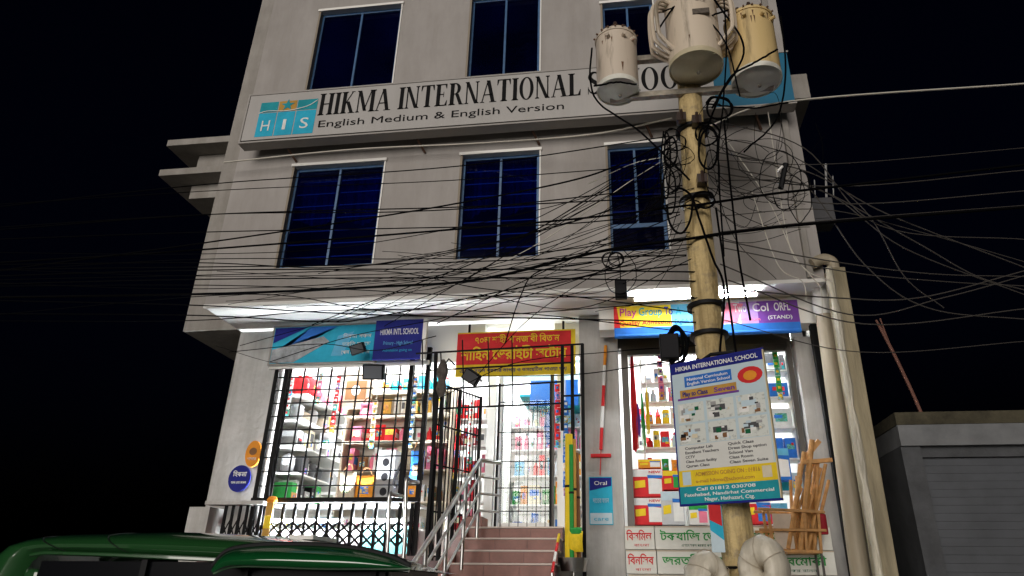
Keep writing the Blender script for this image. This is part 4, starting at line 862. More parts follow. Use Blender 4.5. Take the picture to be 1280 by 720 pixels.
# yard wall with ribbed shutter
yw = 8.3
M_yw = mat('dim_yard_wall', (.06, .063, .068), .8, var=.35, scale=3, bump=.4)  # dark base colours put the unlit yard's dimness into the gateway
r = thing('yard_wall', 'low grey yard gateway with flat slab roof and ribbed shutter', 'gateway', (P(1150, 700, yw).x+1, yw, 0))
a = P(1108, 517, yw); c = P(1120, 532, yw); e = P(1121, 558, yw); ff = P(1140, 572, yw)
b = MB(); b.box((a.x+.07, yw-.05, c.z), (a.x+4.2, yw+1.5, a.z)); b.build('roof_slab', mat('mossy_slab', (.06, .052, .03), .9, var=.5, scale=5, bump=.5), r)
b = MB(); b.box((c.x, yw-.04, e.z), (c.x+4, yw+1.2, c.z-.002)); b.build('lintel', mat('gateway_lintel', (.15, .155, .16), .85, var=.3, scale=3), r)
b = MB(); b.box((e.x+.04, yw, 0), (e.x+.25, yw+1.2, e.z-.002)); b.build('pier', M_yw, r)
n = 34
for k in range(n):
    z0 = (e.z-.12)*k/n
    b = MB(); b.box((e.x+.25, yw+.1, z0), (e.x+3.6, yw+.13, z0+(e.z-.12)/n-.0025)); b.build('slat', mat('shutter_grey', (.05, .055, .064), .55, var=.2, scale=4), r)
b = MB(); b.box((e.x+.251, yw+.05, e.z-.118), (e.x+3.6, yw+.3, e.z-.003)); b.build('shutter_box', M_yw, r)
p = P(1155, 528, yw); r = thing('bare_rod', 'thin forked rusty rod rising from the yard gateway roof', 'rod', p)
M_rust = mat('rust', (.16, .07, .05), .8)
MB().tube(cat_rom([P(1157, 530, yw), P(1140, 490, yw), P(1115, 438, yw), P(1095, 400, yw)], 4), [.02]*12+[.012], 6).build('stem', M_rust, r)
MB().tube([P(1116, 440, yw), P(1108, 420, yw), P(1100, 398, yw)], .01, 6).build('branch', M_rust, r)

# ================================================================== utility pole, transformers, board
YP = 6.3
M_pole = stain(mat('pole_concrete', (.5, .38, .18), .75, var=.4, scale=7, bump=.8, dirt=(.22, .19, .15)), .45, 5, .5, .38, .58)  # the street lamp's yellow is put into the pole's base colour
pl = thing('utility_pole', 'weathered concrete utility pole, tinted lamp yellow, carrying three transformers', 'utility pole', (.93, YP, 0))
axis = [(.95, 0), (.87, 2.1), (.81, 3.6), (.815, 5.3), (.85, 6.5), (.9, 9.2)]
ap = cat_rom([(x_, YP, z_) for x_, z_ in axis], 5); rad = [.16-.03*q.z/9.2 for q in ap]
MB().tube(ap, rad, 8).build('shaft', M_pole, pl, smooth=False, bevel=.02)
M_iron = mat('galvanised', (.3, .27, .22), .5, metal=.6, var=.4, scale=12)
for z_, in ((4.05,), (5.25,), (6.15,), (3.75,)):
    q = min(ap, key=lambda t: abs(t.z-z_)); b = MB(); b.lathe((q.x, YP, z_), [(.165, -.02), (.185, -.018), (.185, .018), (.165, .02)], 16); b.build('band', M_blackm, pl)
b = MB(); b.bar((-.05, 6.2, 6.62), (1.75, 6.2, 6.62), .07); b.build('cross_arm', M_iron, pl)
b = MB(); b.bar((-.05, 6.2, 7.15), (1.75, 6.2, 7.15), .07); b.build('cross_arm', M_iron, pl)
for k, (z_, dx) in enumerate(((6.2, -.13), (6.15, .03), (5.4, .05), (3.2, .08))):
    q = min(ap, key=lambda t: abs(t.z-z_)); b = MB(); b.box((q.x+dx-.05, YP-.24, z_-.05), (q.x+dx+.05, YP-.13, z_+.05)); b.tube([(q.x+dx, YP-.25, z_-.07), (q.x+dx, YP-.25, z_+.07)], .018, 6); b.build('insulator', mat('brown_insulator', (.04, .025, .02), .3), pl)
def transformer(cx_, cy, z0, z1, R, label, col, lidup=True, fins=False, bot=(.75, .74, .66)):
    r = thing('pole_transformer', label, 'transformer', (cx_, cy, z0), 'transformers on the pole')
    m = mat('tank_'+str(round(cx_, 2)), col, .45, var=.18, scale=3.5, bump=.12, dirt=[c_*.5 for c_ in col], streak=True); stain(m, .5, 3, .35, .30, .44)
    MB().lathe((cx_, cy, z0), [(R*.93, .03), (R, .05), (R, z1-z0-.05), (R*1.0, z1-z0-.02)], 36).build('tank', m, r)
    MB().lathe((cx_, cy, z0), [(0, -.06), (R*.3, -.052), (R*.6, -.03), (R*.94, .0), (R*.96, -.012), (R*1.01, -.012), (R*1.01, .05), (R*.99, .052)], 36).build('bottom_plate', mat('tank_bottom_'+str(round(cx_, 2)), bot, .5, var=.12, scale=6), r)  # pale colour and dished shape stand in for light from below
    MB().lathe((cx_, cy, z1-.03), [(R*1.04, 0), (R*1.05, .03), (R*.98, .055), (R*.5, .09), (0, .1)], 36).build('lid', m, r)
    for k in range(3):
        t = math.radians(-150+60*k); MB().lathe((cx_+R*.5*math.cos(t), cy+R*.5*math.sin(t), z1+.03), [(.05, 0), (.055, .04), (.035, .05), (.055, .08), (.03, .1), (.02, .15)], 12).build('bushing', mat('bushing_brown', (.05, .03, .025), .3), r)
    for t in (-110, -70, -40):
        t = math.radians(t); b = MB(); q = Vector((cx_+R*math.cos(t), cy+R*math.sin(t), z1-.13)); d = Vector((math.cos(t), math.sin(t), 0))
        b.tube([q-d*.01, q+d*.05], .022, 8); b.build('terminal', m, r)
    for k in range(9):
        t = math.radians(-165+150*k/8); d = Vector((math.cos(t), math.sin(t), 0)); q = Vector((cx_, cy, z1+.0))+d*(R*1.035)
        MB().tube([q, q+d*.022], .011, 6).build('bolt', mat('rusty_bolt', (.12, .06, .03), .8), r)
    for k in range(5):
        t = math.radians(random.uniform(-150, -30)); d = Vector((math.cos(t), math.sin(t), 0)); sd_ = Vector((-d.y, d.x, 0)); h_ = random.uniform(.05, .18); zt_ = random.choice((z1-.06, z0+.22, z1-.14)); w_ = random.uniform(.006, .014); o_ = Vector((cx_, cy, 0))+d*(R+.0012)
        b = MB(); b.slab([o_-sd_*w_+ZA*zt_, o_+ZA*(zt_-h_), o_+sd_*w_+ZA*zt_], d, .0008); b.build('rust_streak', mat('rust_run', (.14, .07, .035), .85, var=.4, scale=20), r)
    b = MB(); b.box((cx_-.05, cy+R-.01, z0+.15), (cx_+.05, cy+R+.08, z1-.2)); b.build('mounting_lug', M_iron, r)
    disc(r, (cx_, z0+.0), .001, .001, cy, m, 'drain_plug') if False else MB().lathe((cx_+.02, cy, z0-.002), [(.018, -.075), (.022, -.05)], 10).build('drain_plug', M_iron, r)
    if fins:
        for sgn in (-1, 1):
            for k in range(4):
                ang = math.radians(8-13*k) if sgn > 0 else math.radians(172+13*k)
                d = Vector((math.cos(ang), math.sin(ang), 0)); q = Vector((cx_, cy, 0)); zt, zb = z1-.22-.03*k, z0+.06+.05*k*0
                o = R+.17
                MB().tube(cat_rom([q+d*(R-.01)+ZA*(zt+.06), q+d*(R+.09)+ZA*(zt+.06), q+d*o+ZA*(zt-.05), q+d*o+ZA*(zb+.32), q+d*(o-.04)+ZA*(zb+.22), q+d*(R-.01)+ZA*(zb+.1)], 5), .024, 8).build('cooling_tube', m, r)
        b = MB(); zc = (z0+z1)/2-.05
        b.box((cx_-.02, cy-R-.012, zc), (cx_+.16, cy-R+.03, zc+.07)); b.build('name_plate', mat('worn_plate', (.1, .08, .06), .6, var=.6, scale=30), r)
        text('OCB', 'lettering', PAL['black'], r, (cx_+.02, cy-R-.006, zc+.2), XA, ZA, .05, .11)
    return r
transformer(.045, 6.1, 6.63, 7.36, .235, 'small beige transformer tank hung left of the pole', (.56, .48, .39))
transformer(.90, 5.93, 6.72, 7.80, .29, 'beige transformer with curved cooling tubes before the pole', (.6, .51, .4), fins=True, bot=(.55, .48, .32))
transformer(1.56, 6.1, 6.62, 7.46, .265, 'largest yellowish transformer tank hung right of the pole', (.58, .43, .2))

# school notice board tied on the pole, turned to the road
nv = Vector((.49, .872, 0)).normalized(); bp0 = P(893, 540, 6.02)
def BP(u, v, off=0.): return PN(u, v, bp0-nv*off, nv)
tl, tr_, br_, bl_ = BP(834, 459), BP(946, 438), BP(983, 622), BP(857, 630)
bx = (tr_-tl); bx.z = 0; bx.normalize(); bw = ((tr_-tl).length+(br_-bl_).length)/2; bz1 = (tl.z+tr_.z)/2; bz0 = (bl_.z+br_.z)/2; bo = Vector(((tl.x+bl_.x)/2, (tl.y+bl_.y)/2, bz0)); bh = bz1-bz0
nb_ = thing('notice_board', 'tilted school notice board with photo panels tied to the utility pole', 'notice board', bo)
def Q(s, t, off=0.): return bo+bx*(bw*s)+ZA*(bh*t)-nv*off
def bpatch(s0, s1, t0, t1, m, off, name='printed_patch', thick=.0012):
    b = MB(); b.slab([Q(s0, t0, off), Q(s1, t0, off), Q(s1, t1, off), Q(s0, t1, off)], -nv, thick); return b.build(name, m, nb_)
b = MB(); b.slab([Q(0, 0, 0), Q(1, 0, 0), Q(1, 1, 0), Q(0, 1, 0)], -nv, .03); b.build('panel', mat('board_sheet', (.5, .62, .68), .4, var=.06, scale=3), nb_)
for s0, s1, t0, t1 in ((-.012, 1.012, 1.0, 1.014), (-.012, 1.012, -.014, 0), (-.012, 0, 0, 1), (1.0, 1.012, 0, 1)):
    b = MB(); b.slab([Q(s0, t0, .006), Q(s1, t0, .006), Q(s1, t1, .006), Q(s0, t1, .006)], -nv, .034); b.build('frame_bar', PAL['navy'] if s0 < .5 else mat('raw_edge', (.6, .5, .3), .6), nb_)
bpatch(0, 1, .93, 1, PAL['navy'], .002)
bpatch(.14, .66, .82, .90, PAL['blue'], .002); bpatch(.08, .7, .735, .80, PAL['amber'], .002); bpatch(.05, .72, .725, .74, PAL['purple'], .0032)
M_ph = [mat('photo_%d' % k, (.45, .47, .44), .4, var=.85, scale=s_, dirt=(.03, .035, .03) if k % 2 else (.14, .17, .14)) for k, s_ in enumerate((24, 17, 28, 13))]
for k in range(6):
    i, j = k % 3, k//3; s0 = .04+.32*i; t0 = .56-.155*j
    bpatch(s0, s0+.29, t0, t0+.14, M_ph[k % 4], .002, 'photo_panel'); bpatch(s0+.02, s0+.12, t0+.02, t0+.055, PAL['white'], .0033); bpatch(s0+.05, s0+.2, t0+.06, t0+.1, PAL['dark grey' if k in (1, 4, 5) else 'pale blue'], .0033)
random.seed(17)
for k in range(6):
    i, j = k % 3, k//3; s0 = .04+.32*i; t0 = .56-.155*j
    for q in range(9):
        a_, c_ = random.uniform(.01, .22), random.uniform(.005, .1); bpatch(s0+a_, s0+a_+random.uniform(.015, .06), t0+c_, t0+c_+random.uniform(.008, .035), PAL[random.choice(('dark grey', 'black', 'white', 'grey', 'cream', 'pale blue', 'dark green', 'brown'))], .0042+.0003*q)
bpatch(.02, .98, .225, .40, mat('paper', (.66, .66, .62), .5, var=.04), .002)
bpatch(0, 1, .115, .225, PAL['yellow'], .002); bpatch(0, 1, 0, .115, PAL['teal'], .002)
b = MB(); b.slab([Q(.72+.13+.13*math.cos(math.pi*2*k/16), .835+.06*math.sin(math.pi*2*k/16), .002) for k in range(16)], -nv, .001); b.build('printed_patch', PAL['red'], nb_)
b = MB(); b.slab([Q(.85+.07*math.cos(math.pi*2*k/12), .83+.035*math.sin(math.pi*2*k/12), .0035) for k in range(12)], -nv, .001); b.build('printed_patch', PAL['orange'], nb_)
def btext(s, s0, t0, h, wd, col, off=.0045, bold=.012): text(s, 'lettering', PAL[col], nb_, Q(s0, t0, off), bx, ZA, h*bh, wd*bw, bold=bold)
btext('HIKMA INTERNATIONAL SCHOOL', .05, .95, .034, .9, 'white')
btext('National Curriculum', .17, .865, .022, .45, 'white'); btext('English Version School', .17, .832, .022, .47, 'white')
btext('Play to Class', .11, .752, .034, .28, 'navy', bold=.02); btext('Seven', .46, .752, .034, .22, 'purple', bold=.02)
for k, (l, r_) in enumerate((('Computer Lab', 'Quick Class'), ('Excellent Teachers', 'Dress Shop option'), ('CCTV', 'School Van'), ('Class Room facility', 'Class Room'), ('Quran Class', 'Class Seven Suite'))):
    t_ = .368-.031*k; btext(l, .09, t_, .019, (.3, .36, .1, .33, .25)[k], 'dark grey'); btext(r_, .55, t_, .019, (.26, .38, .24, .24, .38)[k], 'dark grey')
btext('ADMISSION GOING ON : 01816', .18, .18, .028, .66, 'amber'); btext('e-mail hikma@school.com', .18, .135, .024, .6, 'amber')
bpatch(.04, .13, .125, .215, PAL['pale blue'], .0034); bpatch(.86, .95, .135, .21, PAL['cream'], .0034)
btext('Call 01812 030708', .18, .082, .022, .6, 'white'); btext('Fatehabad, Nandirhat Commercial', .05, .047, .022, .9, 'white'); btext('Nagar, Hathazari, Ctg.', .26, .012, .024, .5, 'white')
b = MB(); b.tube([Q(.3, 1.0, -.04), Q(.45, 1.04, -.02), Q(.7, 1.03, -.04)], .018, 6); b.build('tie', M_blackm, nb_)
# coils hung at the foot of the pole
M_roll = stain(mat('white_rolled_film', (.68, .63, .52), .5, var=.1, scale=5, bump=.35, streak=True), .22, 5, .8)
for (u, v, Y, R0, wd, yaw, lab) in ((955, 712, 5.95, .125, .30, -.55, 'larger white wrapped coil at the right of the pole foot'), (884, 727, 5.95, .11, .27, .6, 'smaller white wrapped coil at the left of the pole foot')):
    p = P(u, v, Y); r = thing('wrapped_coil', lab, 'coil', p); rot = Matrix.Rotation(yaw, 4, 'Z')
    b = MB(); nseg, ns = 36, 14; rr = R0*.85
    for i in range(nseg):
        t = 2*math.pi*i/nseg
        for j in range(ns):
            s_ = 2*math.pi*j/ns; k_ = 1+.02*math.sin(9*t+j)
            q = Vector(((R0+rr*math.cos(s_))*math.cos(t)*k_*.85, wd/2*math.sin(s_)*k_, (R0+rr*math.cos(s_))*math.sin(t)*k_*1.12)); b.v.append(p+rot@q)
    for i in range(nseg):
        for j in range(ns): b.f.append((i*ns+j, ((i+1) % nseg)*ns+j, ((i+1) % nseg)*ns+(j+1) % ns, i*ns+(j+1) % ns))
    b.sm = True; b.build('film_roll', M_roll, r)
    for t in (.5, 1.6, 2.6):
        d = Vector((math.cos(t)*.85, 0, math.sin(t)*1.12)); pts_ = [p+rot@(d*(R0)+d*(rr*1.12*math.cos(2*math.pi*j/14))+Vector((0, wd*.56*math.sin(2*math.pi*j/14), 0))) for j in range(15)]
        MB().tube(pts_, .0025, 5).build('string', PAL['beige'], r)
    MB().tube([p+Vector((0, 0, R0*.9)), p+Vector(((.87-p.x)*.8, .2, R0*1.0)), Vector((.88, 6.2, p.z+R0*1.05))], .012, 6).build('hanging_wire', M_blackm, r)
p0, p1 = P(886, 630, 6.0), P(908, 690, 6.0); r = thing('pole_poster', 'torn blue and white poster pasted low on the pole', 'poster', ((p0.x+p1.x)/2, 6.0, p1.z))
b = MB(); b.box((p0.x, 6.06, p1.z), (p1.x, 6.066, p0.z)); b.build('sheet', PAL['pale blue'], r)
patch(r, [(p0.x, p0.z-.2), (p1.x, p0.z-.28), (p1.x, p0.z), (p0.x, p0.z)], PAL['cyan'], 6.058); patch(r, [(p0.x, p0.z-.12), (p0.x+.1, p0.z-.17), (p0.x+.1, p0.z), (p0.x, p0.z)], PAL['red'], 6.056)
# black junction boxes and their coils
def jbox(u0, v0, u1, v1_, Y, label, dep=.1):
    a, c = P(u0, v1_, Y), P(u1, v0, Y); r = thing('cable_junction_box', label, 'junction box', ((a.x+c.x)/2, Y, a.z))
    b = MB(); b.box((a.x, Y, a.z), (c.x, Y+dep, c.z)); b.build('housing', M_black, r, bevel=.008); b = MB(); b.box((a.x+.012, Y-.006, a.z+.012), (c.x-.012, Y-.0005, c.z-.012)); b.build('cover', PAL['black'], r)
    return r, Vector(((a.x+c.x)/2, Y+dep/2, c.z)), Vector(((a.x+c.x)/2, Y+dep/2, a.z))
r, t_, b_ = jbox(769, 349, 783, 371, 6.6, 'small navy-black junction box hanging under the overhang'); MB().tube([t_, t_+Vector((0, .02, .2)), P(772, 318, 6.6)], .006, 5).build('lead', M_wire, r)
r, t_, b_ = jbox(826, 416, 848, 448, 6.15, 'black splice box hung on the pole above the notice board')
MB().tube(cat_rom([t_, P(845, 408, 6.2), P(858, 425, 6.2), P(855, 448, 6.2), P(843, 456, 6.2), b_], 6), .02, 8).build('lead', M_wire, r); MB().tube(cat_rom([t_, P(850, 412, 6.22), P(853, 440, 6.22), P(842, 452, 6.22)], 6), .014, 8).build('lead', M_wire, r)
# ================================================================== overhead cables
random.seed(3)
def cable(pts, r, m, label, group, sag=0, wob=0.):
    """pts = (u, v, Y) guide points along one cable"""
    w3 = [P(*p) for p in pts]
    if len(w3) == 2: w3 = [w3[0], (w3[0]+w3[1])/2-ZA*sag, w3[1]]
    c = cat_rom(w3, 9)
    if wob: c = [q+Vector((0, random.uniform(-wob, wob), random.uniform(-wob, wob))) for q in c]
    return tag(MB().tube(c, r, 5).build('overhead_cable', m), label, 'cable', group)
GL, GD, GR = 'cables crossing the facade', 'cables slanting down to the overhang', 'cables running off to the right'
thick = [([(-30, 342, 7.2), (252, 304, 7.0), (472, 271, 6.9), (600, 249, 6.7), (709, 227, 6.5), (769, 208, 6.4), (835, 178, 6.25)], .010, 'thick cable rising across the facade to the pole below the transformers'),
         ([(-30, 330, 7.2), (252, 312, 7.1), (600, 284, 6.8), (735, 272, 6.5), (866, 256, 6.15)], .012, 'thick nearly level cable meeting the pole at its clamp'),
         ([(-30, 372, 7.2), (270, 367, 7.1), (480, 358, 6.9), (600, 349, 6.7), (756, 313, 6.4), (856, 299, 6.12), (1000, 281, 6.5), (1290, 258, 7)], .016, 'thickest cable bundle passing just below the windows'),
         ([(866, 257, 6.12), (960, 243, 6.3), (1020, 236, 6.5), (1290, 205, 7)], .014, 'thick cable bundle leaving the pole clamp to the right'),
         ([(-30, 392, 7.2), (240, 394, 7.1), (400, 402, 7.0), (470, 396, 6.9), (690, 352, 6.6), (860, 330, 6.15)], .008, 'cable sagging along the overhang lip to the pole')]
for pts, rr, lab in thick: cable(pts, rr, M_wire, lab, GL)
thin = [((-30, 262), (262, 230), (572, 208), (838, 170)), ((-30, 258), (290, 238), (560, 225), (850, 205)), ((-30, 285), (262, 268), (550, 262), (853, 232)), ((-30, 290), (258, 268), (575, 258), (850, 246)),
        ((-30, 340), (245, 325), (600, 321), (862, 290)), ((-30, 338), (245, 333), (460, 331), (720, 322), (858, 318)), ((-30, 345), (242, 338), (600, 336), (870, 340)), ((-30, 355), (240, 350), (600, 348), (870, 352)),
        ((-30, 358), (240, 356), (430, 362), (600, 370), (868, 372)), ((-30, 375), (235, 381), (450, 392), (700, 398), (870, 402)), ((-30, 330), (242, 328), (420, 335), (575, 312), (760, 262), (850, 210)), ((-30, 315), (250, 318), (450, 305), (720, 250), (848, 195)),
        ((-30, 395), (297, 367), (450, 386), (560, 395), (760, 384), (880, 372)), ((-30, 350), (300, 342), (480, 340), (600, 360), (720, 372), (868, 390)), ((-30, 335), (240, 344), (500, 342), (700, 330), (862, 310)), ((-30, 352), (230, 362), (500, 350), (720, 318), (865, 305)),
        ((-30, 402), (235, 400), (420, 388), (640, 390), (868, 415)), ((-30, 300), (258, 290), (500, 285), (700, 280), (850, 265))]
for i, t in enumerate(thin):
    cable([(u, v+random.uniform(-1, 1), 7.1-.9*max(0, u)/870) for u, v in t], random.uniform(.0045, .0085), M_wire, 'thin black cable strung level across the facade to the pole', GL)
diag_ = [((390, 406), (520, 355), (600, 325), (700, 270), (835, 185)), ((420, 402), (560, 360), (675, 290), (770, 230), (840, 190)), ((480, 408), (600, 338), (720, 268), (838, 205)), ((545, 405), (700, 330), (850, 268)), ((300, 432), (420, 398), (520, 360), (700, 345), (858, 320)),
         ((596, 470), (660, 400), (740, 345), (850, 280)), ((631, 430), (650, 372), (672, 340), (740, 328)), ((338, 452), (440, 420), (560, 396), (690, 360), (856, 300)), ((286, 440), (400, 430), (470, 438), (545, 420)), ((270, 432), (335, 452), (380, 456)), ((545, 500), (640, 455), (760, 440), (870, 432)), ((600, 470), (720, 468), (835, 452), (930, 444))]
for t in diag_: cable([(u, v, 8.0-1.8*max(0, u-300)/570 if u < 870 else 6.15) for u, v in t], random.uniform(.0035, .007), M_wire, 'thin black service cable slanting up from the shop front to the pole', GD)
pale = [((280, 203), (440, 187), (600, 179), (740, 168), (840, 148))]
for t in pale: cable([(u, v, 7.75-.9*max(0, u-600)/270) for u, v in t], .012, M_wwire, 'pale cable running along under the name board', None)
for t in (((600, 342), (680, 300), (790, 225), (838, 195)), ((735, 230), (790, 205), (832, 196)), ((960, 140), (985, 300), (1010, 340), (1026, 362), (1028, 400)), ((940, 240), (972, 330), (1003, 352), (1008, 378)), ((905, 170), (960, 250), (1000, 330), (1040, 352))):
    cable([(u, v, 6.2+.8*abs(u-870)/300) for u, v in t], .005, M_wwire, 'thin pale cable hanging loosely near the pole', 'pale cables near the pole')
right = [((880, 160), (985, 127), (1290, 104)), ((890, 200), (1040, 205), (1290, 184)), ((885, 215), (1050, 233), (1290, 212)), ((885, 235), (1060, 255), (1290, 238)), ((900, 290), (1040, 275), (1290, 256)), ((895, 190), (1010, 215), (1110, 268), (1290, 338)), ((890, 205), (1030, 240), (1130, 310), (1290, 372)),
         ((890, 180), (1000, 225), (1080, 330), (1160, 385), (1290, 400)), ((905, 310), (1060, 340), (1180, 352), (1290, 358)), ((900, 330), (1062, 393), (1180, 372), (1290, 342)), ((910, 350), (1080, 405), (1290, 385)), ((905, 400), (1075, 440), (1290, 426)), ((900, 270), (1030, 262), (1150, 290), (1290, 330)),
         ((895, 225), (1010, 232), (1140, 300), (1220, 345), (1290, 365)), ((900, 360), (1040, 372), (1150, 372), (1290, 336)), ((890, 170), (990, 195), (1080, 262), (1130, 345), (1180, 385)), ((890, 150), (1005, 185), (1100, 282), (1290, 300)), ((900, 300), (1030, 325), (1160, 342), (1290, 346))]
for i, t in enumerate(right):
    cable([(u, v, 6.2+1.0*abs(u-870)/400) for u, v in t], .012 if i == 0 else random.uniform(.005, .008), M_wwire if i == 0 else M_gwire, 'pale single cable running right from below the transformers' if i == 0 else 'thin grey cable fanning out to the right of the pole', GR)
random.seed(21)
for i in range(26):                                    # fine stray drop wires
    u0 = random.uniform(250, 760); v0 = random.uniform(300, 400); u1 = random.uniform(830, 868); v1_ = random.uniform(175, 330)
    um = (u0+u1)/2+random.uniform(-40, 40); vm = (v0+v1_)/2+random.uniform(8, 40)
    cable([(u0, v0, 7.6), (um, vm, 6.9), (u1, v1_, 6.15)], random.uniform(.003, .005), M_wire, 'very fine stray wire drooping between the facade and the pole', 'fine stray wires left of the pole')
for i in range(12):
    u1 = random.uniform(940, 1035); v1_ = random.uniform(150, 350); u0 = random.uniform(880, 900); v0 = random.uniform(150, 300)
    cable([(u0, v0, 6.15), ((u0+u1)/2+random.uniform(-15, 15), (v0+v1_)/2+random.uniform(5, 40), 6.5), (u1, v1_, 7.3)], random.uniform(.0022, .004), M_wire, 'very fine stray wire drooping from the pole to the facade end', 'fine stray wires right of the pole')
# drooping tangles on and beside the pole
def loop(cu, cv, ru, rv, Y, turns, r, label, group, m=M_wire, jit=.12):
    pts = []; n = 10; ph = random.uniform(0, 6)
    for k in range(int(n*turns)+1):
        t = ph+2*math.pi*k/n; s_ = 1+random.uniform(-jit, jit)
        pts.append(P(cu+ru*math.cos(t)*s_, cv+rv*math.sin(t)*s_, Y+random.uniform(-.03, .03)))
    return tag(MB().tube(cat_rom(pts, 4), r, 5).build('cable_loop', m), label, 'cable loop', group)
for cu, cv, ru, rv, tn in ((766, 325, 13, 10, 3.2), (770, 324, 9, 8, 2.5), (775, 340, 20, 28, 1.0)): loop(cu, cv, ru, rv, 6.6, tn, .005, 'neatly coiled black cable hanging below the small window', 'coiled cable below the small window')
for cu, cv, ru, rv, tn in ((838, 190, 8, 18, 2.2), (842, 215, 10, 24, 1.6), (836, 240, 8, 30, 1.2), (846, 178, 12, 10, 1.8), (850, 262, 16, 30, .9), (832, 205, 6, 40, 1.0), (884, 168, 14, 14, 1.8), (892, 150, 18, 22, 1.3), (845, 200, 14, 22, 1.5), (838, 225, 12, 16, 2.1), (885, 185, 12, 26, 1.4), (880, 250, 14, 10, 2.4), (866, 256, 10, 6, 3), (840, 170, 9, 9, 2), (898, 135, 16, 14, 1.6), (852, 195, 16, 12, 1.7), (890, 215, 10, 30, 1.2)):
    loop(cu, cv, ru, rv, 6.08, tn, random.choice((.004, .006, .009, .012)), 'tangled black cable loop bunched against the pole', 'cable tangles against the pole')
for cu, cv, ru, rv, tn in ((955, 200, 34, 26, 1.0), (975, 225, 26, 34, .9), (985, 240, 20, 22, 1.3), (940, 180, 40, 20, .8), (930, 210, 46, 34, .7), (965, 250, 34, 16, .9), (1000, 190, 30, 44, .7), (960, 160, 16, 50, .8), (1000, 245, 14, 34, 1.2)):
    loop(cu, cv, ru, rv, 6.3, tn, random.uniform(.003, .0055), 'drooping tangle of black cable strung beside the pole over the facade end', 'cable tangles beside the pole')
for t in (((740, 60), (738, 100), (750, 130), (800, 165), (862, 225)), ((742, 108), (770, 103), (796, 106)), ((828, 14), (862, 8), (905, 50), (925, 120)), ((905, 0), (908, 60), (904, 130), (898, 200), (905, 320)), ((972, 62), (940, 80), (915, 95), (890, 135)), ((976, 20), (982, 90), (970, 150), (930, 190)), ((893, 0), (930, 60), (900, 120), (882, 165)), ((820, 40), (850, 4), (880, 20), (912, 12)), ((905, 150), (915, 250), (925, 330), (938, 400)), ((895, 260), (905, 330), (920, 440)), ((868, 255), (890, 320), (905, 360), (900, 440)), ((882, 130), (940, 135), (985, 128))):
    cable([(u, v, 5.72 if v < 130 else 6.05) for u, v in t], random.uniform(.007, .012), M_wire, 'black lead hanging from the transformers around the pole', 'leads hanging round the transformers', wob=.004)
p = P(979, 222, 6.3); r = thing('cable_clamp', 'black clamp with a bright metal tip hanging in the cable tangle', 'clamp', p)
MB().tube([P(982, 205, 6.3), P(976, 235, 6.3)], .03, 8).build('body', M_blackm, r); MB().tube([P(978, 208, 6.26), P(972, 214, 6.26)], .014, 6).build('tip', M_trim, r)

# ================================================================== green auto-rickshaw
M_green = mat('green_enamel', (.014, .068, .018), .16, coat=1.)
M_green2 = mat('bright_green_enamel', (.005, .07, .018), .1, coat=1.)
M_dglass = mat('dark_vehicle_glass', (.003, .0035, .005), .25, spec=.04)
ar = thing('auto_rickshaw', 'dark green three-wheeled taxi parked in front of the steps', 'auto-rickshaw', (-2.4, 4.3, 0))
def lerp_pts(lst, x):
    for (x0, z0), (x1, z1) in zip(lst, lst[1:]):
        if x <= x1: t = max(0, (x-x0)/(x1-x0)); t = t*t*(3-2*t)*.35+t*.65; return z0+(z1-z0)*t
    return lst[-1][1]
ridge = [(lambda q: (q.x, q.z))(P(u, v, 3.98)) for u, v in ((14, 728), (30, 695), (48, 680), (75, 671), (110, 667), (230, 664), (330, 668), (400, 676), (455, 688), (490, 700), (512, 712))]
eave = [(lambda q: (q.x, q.z))(P(u, v, 3.70)) for u, v in ((14, 728), (24, 708), (40, 693), (58, 690), (150, 693), (255, 698), (350, 703), (512, 712))]
b = MB(); nx, ny = 48, 20; xa, xb = ridge[0][0], ridge[-1][0]; ea, eb = eave[0][0], eave[-1][0]
yn, yf = 3.70, 4.80
for i in range(nx+1):
    t = i/nx
    for j in range(ny+1):
        ph = math.radians(-32+244*j/ny); c_, k_ = math.cos(ph), (math.sin(ph)+math.sin(math.radians(32)))/(1+math.sin(math.radians(32)))
        xr, xe = xa+(xb-xa)*t, ea+(eb-ea)*t; x_ = xe+(xr-xe)*min(1, k_*1.3)
        zr, ze = lerp_pts(ridge, xr), lerp_pts(eave, xe)
        b.v.append(Vector((x_, (yn+yf)/2-(yf-yn)/2*math.copysign(abs(c_)**.62, c_), ze+(max(zr, ze)-ze)*k_)))
for i in range(nx):
    for j in range(ny): q = i*(ny+1)+j; b.f.append((q, q+ny+1, q+ny+2, q+1))
b.sm = True; rf = b.build('roof', M_green, ar)
MB().tube([Vector((x_, yn-.006, z_-.004)) for x_, z_ in eave[2:]], .012, 6).build('gutter', M_green, rf)
for u in (82, 165):
    x_ = P(u, 690, 3.7).x; pts_ = []
    i = min(range(nx+1), key=lambda i: abs(b.v[i*(ny+1)].x-x_)); pts_ = [b.v[i*(ny+1)+j]+Vector((0, -.001, .001)) for j in range(0, ny//2)]
    MB().tube(pts_, .003, 5).build('seam', M_blackm, rf)
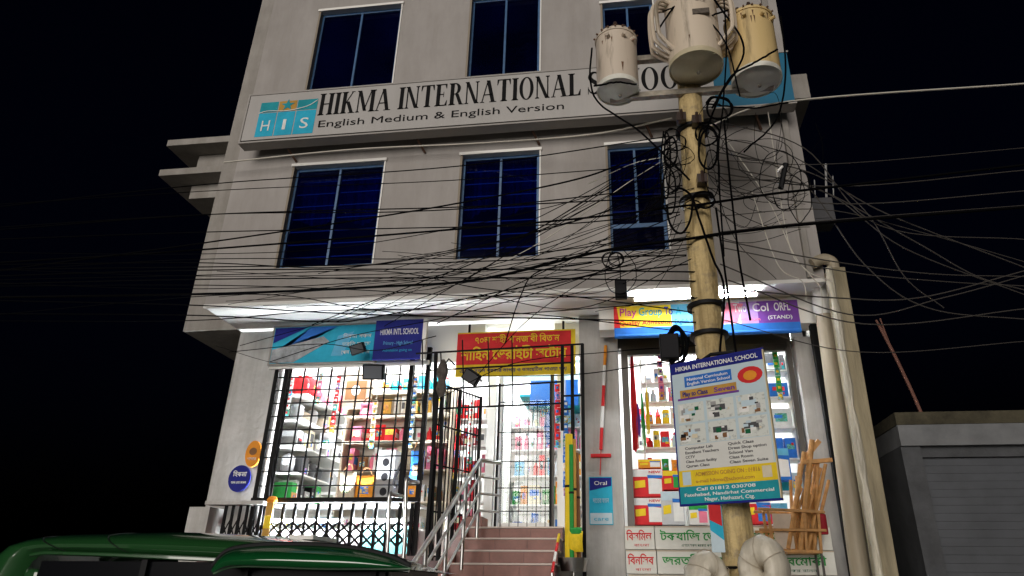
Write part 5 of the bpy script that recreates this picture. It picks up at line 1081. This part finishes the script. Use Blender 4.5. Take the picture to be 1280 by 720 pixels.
# bulging driver-side visor panel
top = [P(u, v, 3.62) for u, v in ((266, 708), (280, 692), (300, 685), (340, 681.5), (400, 682), (450, 687), (490, 697), (513, 708))]; bot = [P(u, v, 3.58) for u, v in ((268, 716), (285, 709), (305, 707), (345, 708), (400, 710), (450, 710), (490, 710), (514, 709.5))]
T_, B2 = cat_rom(top, 5), cat_rom(bot, 5); b = MB(); nr = 8
for i in range(len(T_)):
    bul = .10*math.sin(math.pi*min(1, (i+3)/(len(T_)+4)))
    for j in range(nr+1):
        t = j/nr; q = T_[i].lerp(B2[i], t); q.y -= bul*math.sin(math.pi*(t*.75)); b.v.append(q)
for i in range(len(T_)-1):
    for j in range(nr): q = i*(nr+1)+j; b.f.append((q, q+1, q+nr+2, q+nr+1))
b.sm = True; vs = b.build('cab_visor', M_green2, ar)
MB().tube([q+Vector((0, -.002, .004)) for q in T_], .013, 6).build('rubber_seal', M_blackm, vs); MB().tube([q+Vector((0, -.005, -.004)) for q in B2], .006, 6).build('drip_edge', mat('green_edge', (.03, .12, .04), .4), vs)
b = MB(); q0, q1 = P(376, 674, 4.2), P(404, 678, 4.2)
b = MB(); b.box((q0.x, 4.05, q0.z-.01), (q1.x, 4.4, q0.z+.014)); b.build('roof_patch', M_trim, rf)
# body below
x0, x1 = P(30, 700, 3.72).x, P(505, 700, 3.72).x
b = MB(); b.box((x0+.1, 3.735, 1.02), (x1-.1, 3.75, 1.62)); b.build('side_window', M_dglass, ar)
b = MB(); b.box((x0+.1, 4.75, 1.02), (x1-.1, 4.765, 1.62)); b.build('side_window', M_dglass, ar)
b = MB(); b.box((x1-.11, 3.76, .98), (x1-.09, 4.74, 1.6)); b.build('windscreen', M_dglass, ar)
b = MB(); b.box((x0+.02, 3.72, .38), (x1-.45, 4.78, 1.01)); b.build('body', M_green, ar, bevel=.05)
b = MB(); b.box((x1-.45, 3.9, .38), (x1-.05, 4.6, .97)); b.build('front_cowl', M_green2, ar, bevel=.08)
b = MB(); b.box((x0+.0, 3.74, 1.02), (x0+.09, 4.76, 1.58)); b.build('rear_panel', M_green, ar, bevel=.02)
for xx in (x0+.75, x0+1.35, x1-.16):
    b = MB(); b.bar((xx, 3.728, 1.0), (xx, 3.728, 1.63), .035); b.build('pillar', M_blackm, ar)
def wheel(x_, y_):
    b = MB(); b.lathe((0, 0, 0), [(.12, -.055), (.2, -.06), (.225, -.03), (.225, .03), (.2, .06), (.12, .055)], 24); b.v = [Vector((x_+q.x, y_+q.z, .227+q.y)) for q in b.v]; t = b.build('wheel', M_blackm, ar)
    b = MB(); b.lathe((0, 0, 0), [(.03, -.06), (.119, -.05), (.119, .05), (.03, .06)], 18); b.v = [Vector((x_+q.x, y_+q.z, .227+q.y)) for q in b.v]; b.build('rim', M_steel, t)
wheel(x0+.45, 3.82); wheel(x0+.45, 4.68); wheel(x1-.2, 4.25)
b = MB(); b.lathe((0, 0, 0), [(.02, 0), (.06, .02), (.065, .05), (.05, .07)], 16); b.v = [Vector((x1-.05+q.z*.5, 4.25+q.x, .8+q.y)) for q in b.v]; b.build('headlight', M_trim, ar)
finish_text()
for o in list(sc.objects):                        # a letter that breaks into strokes is still one line of print
    if o.name.startswith('lettering'): o['kind'] = 'stuff'
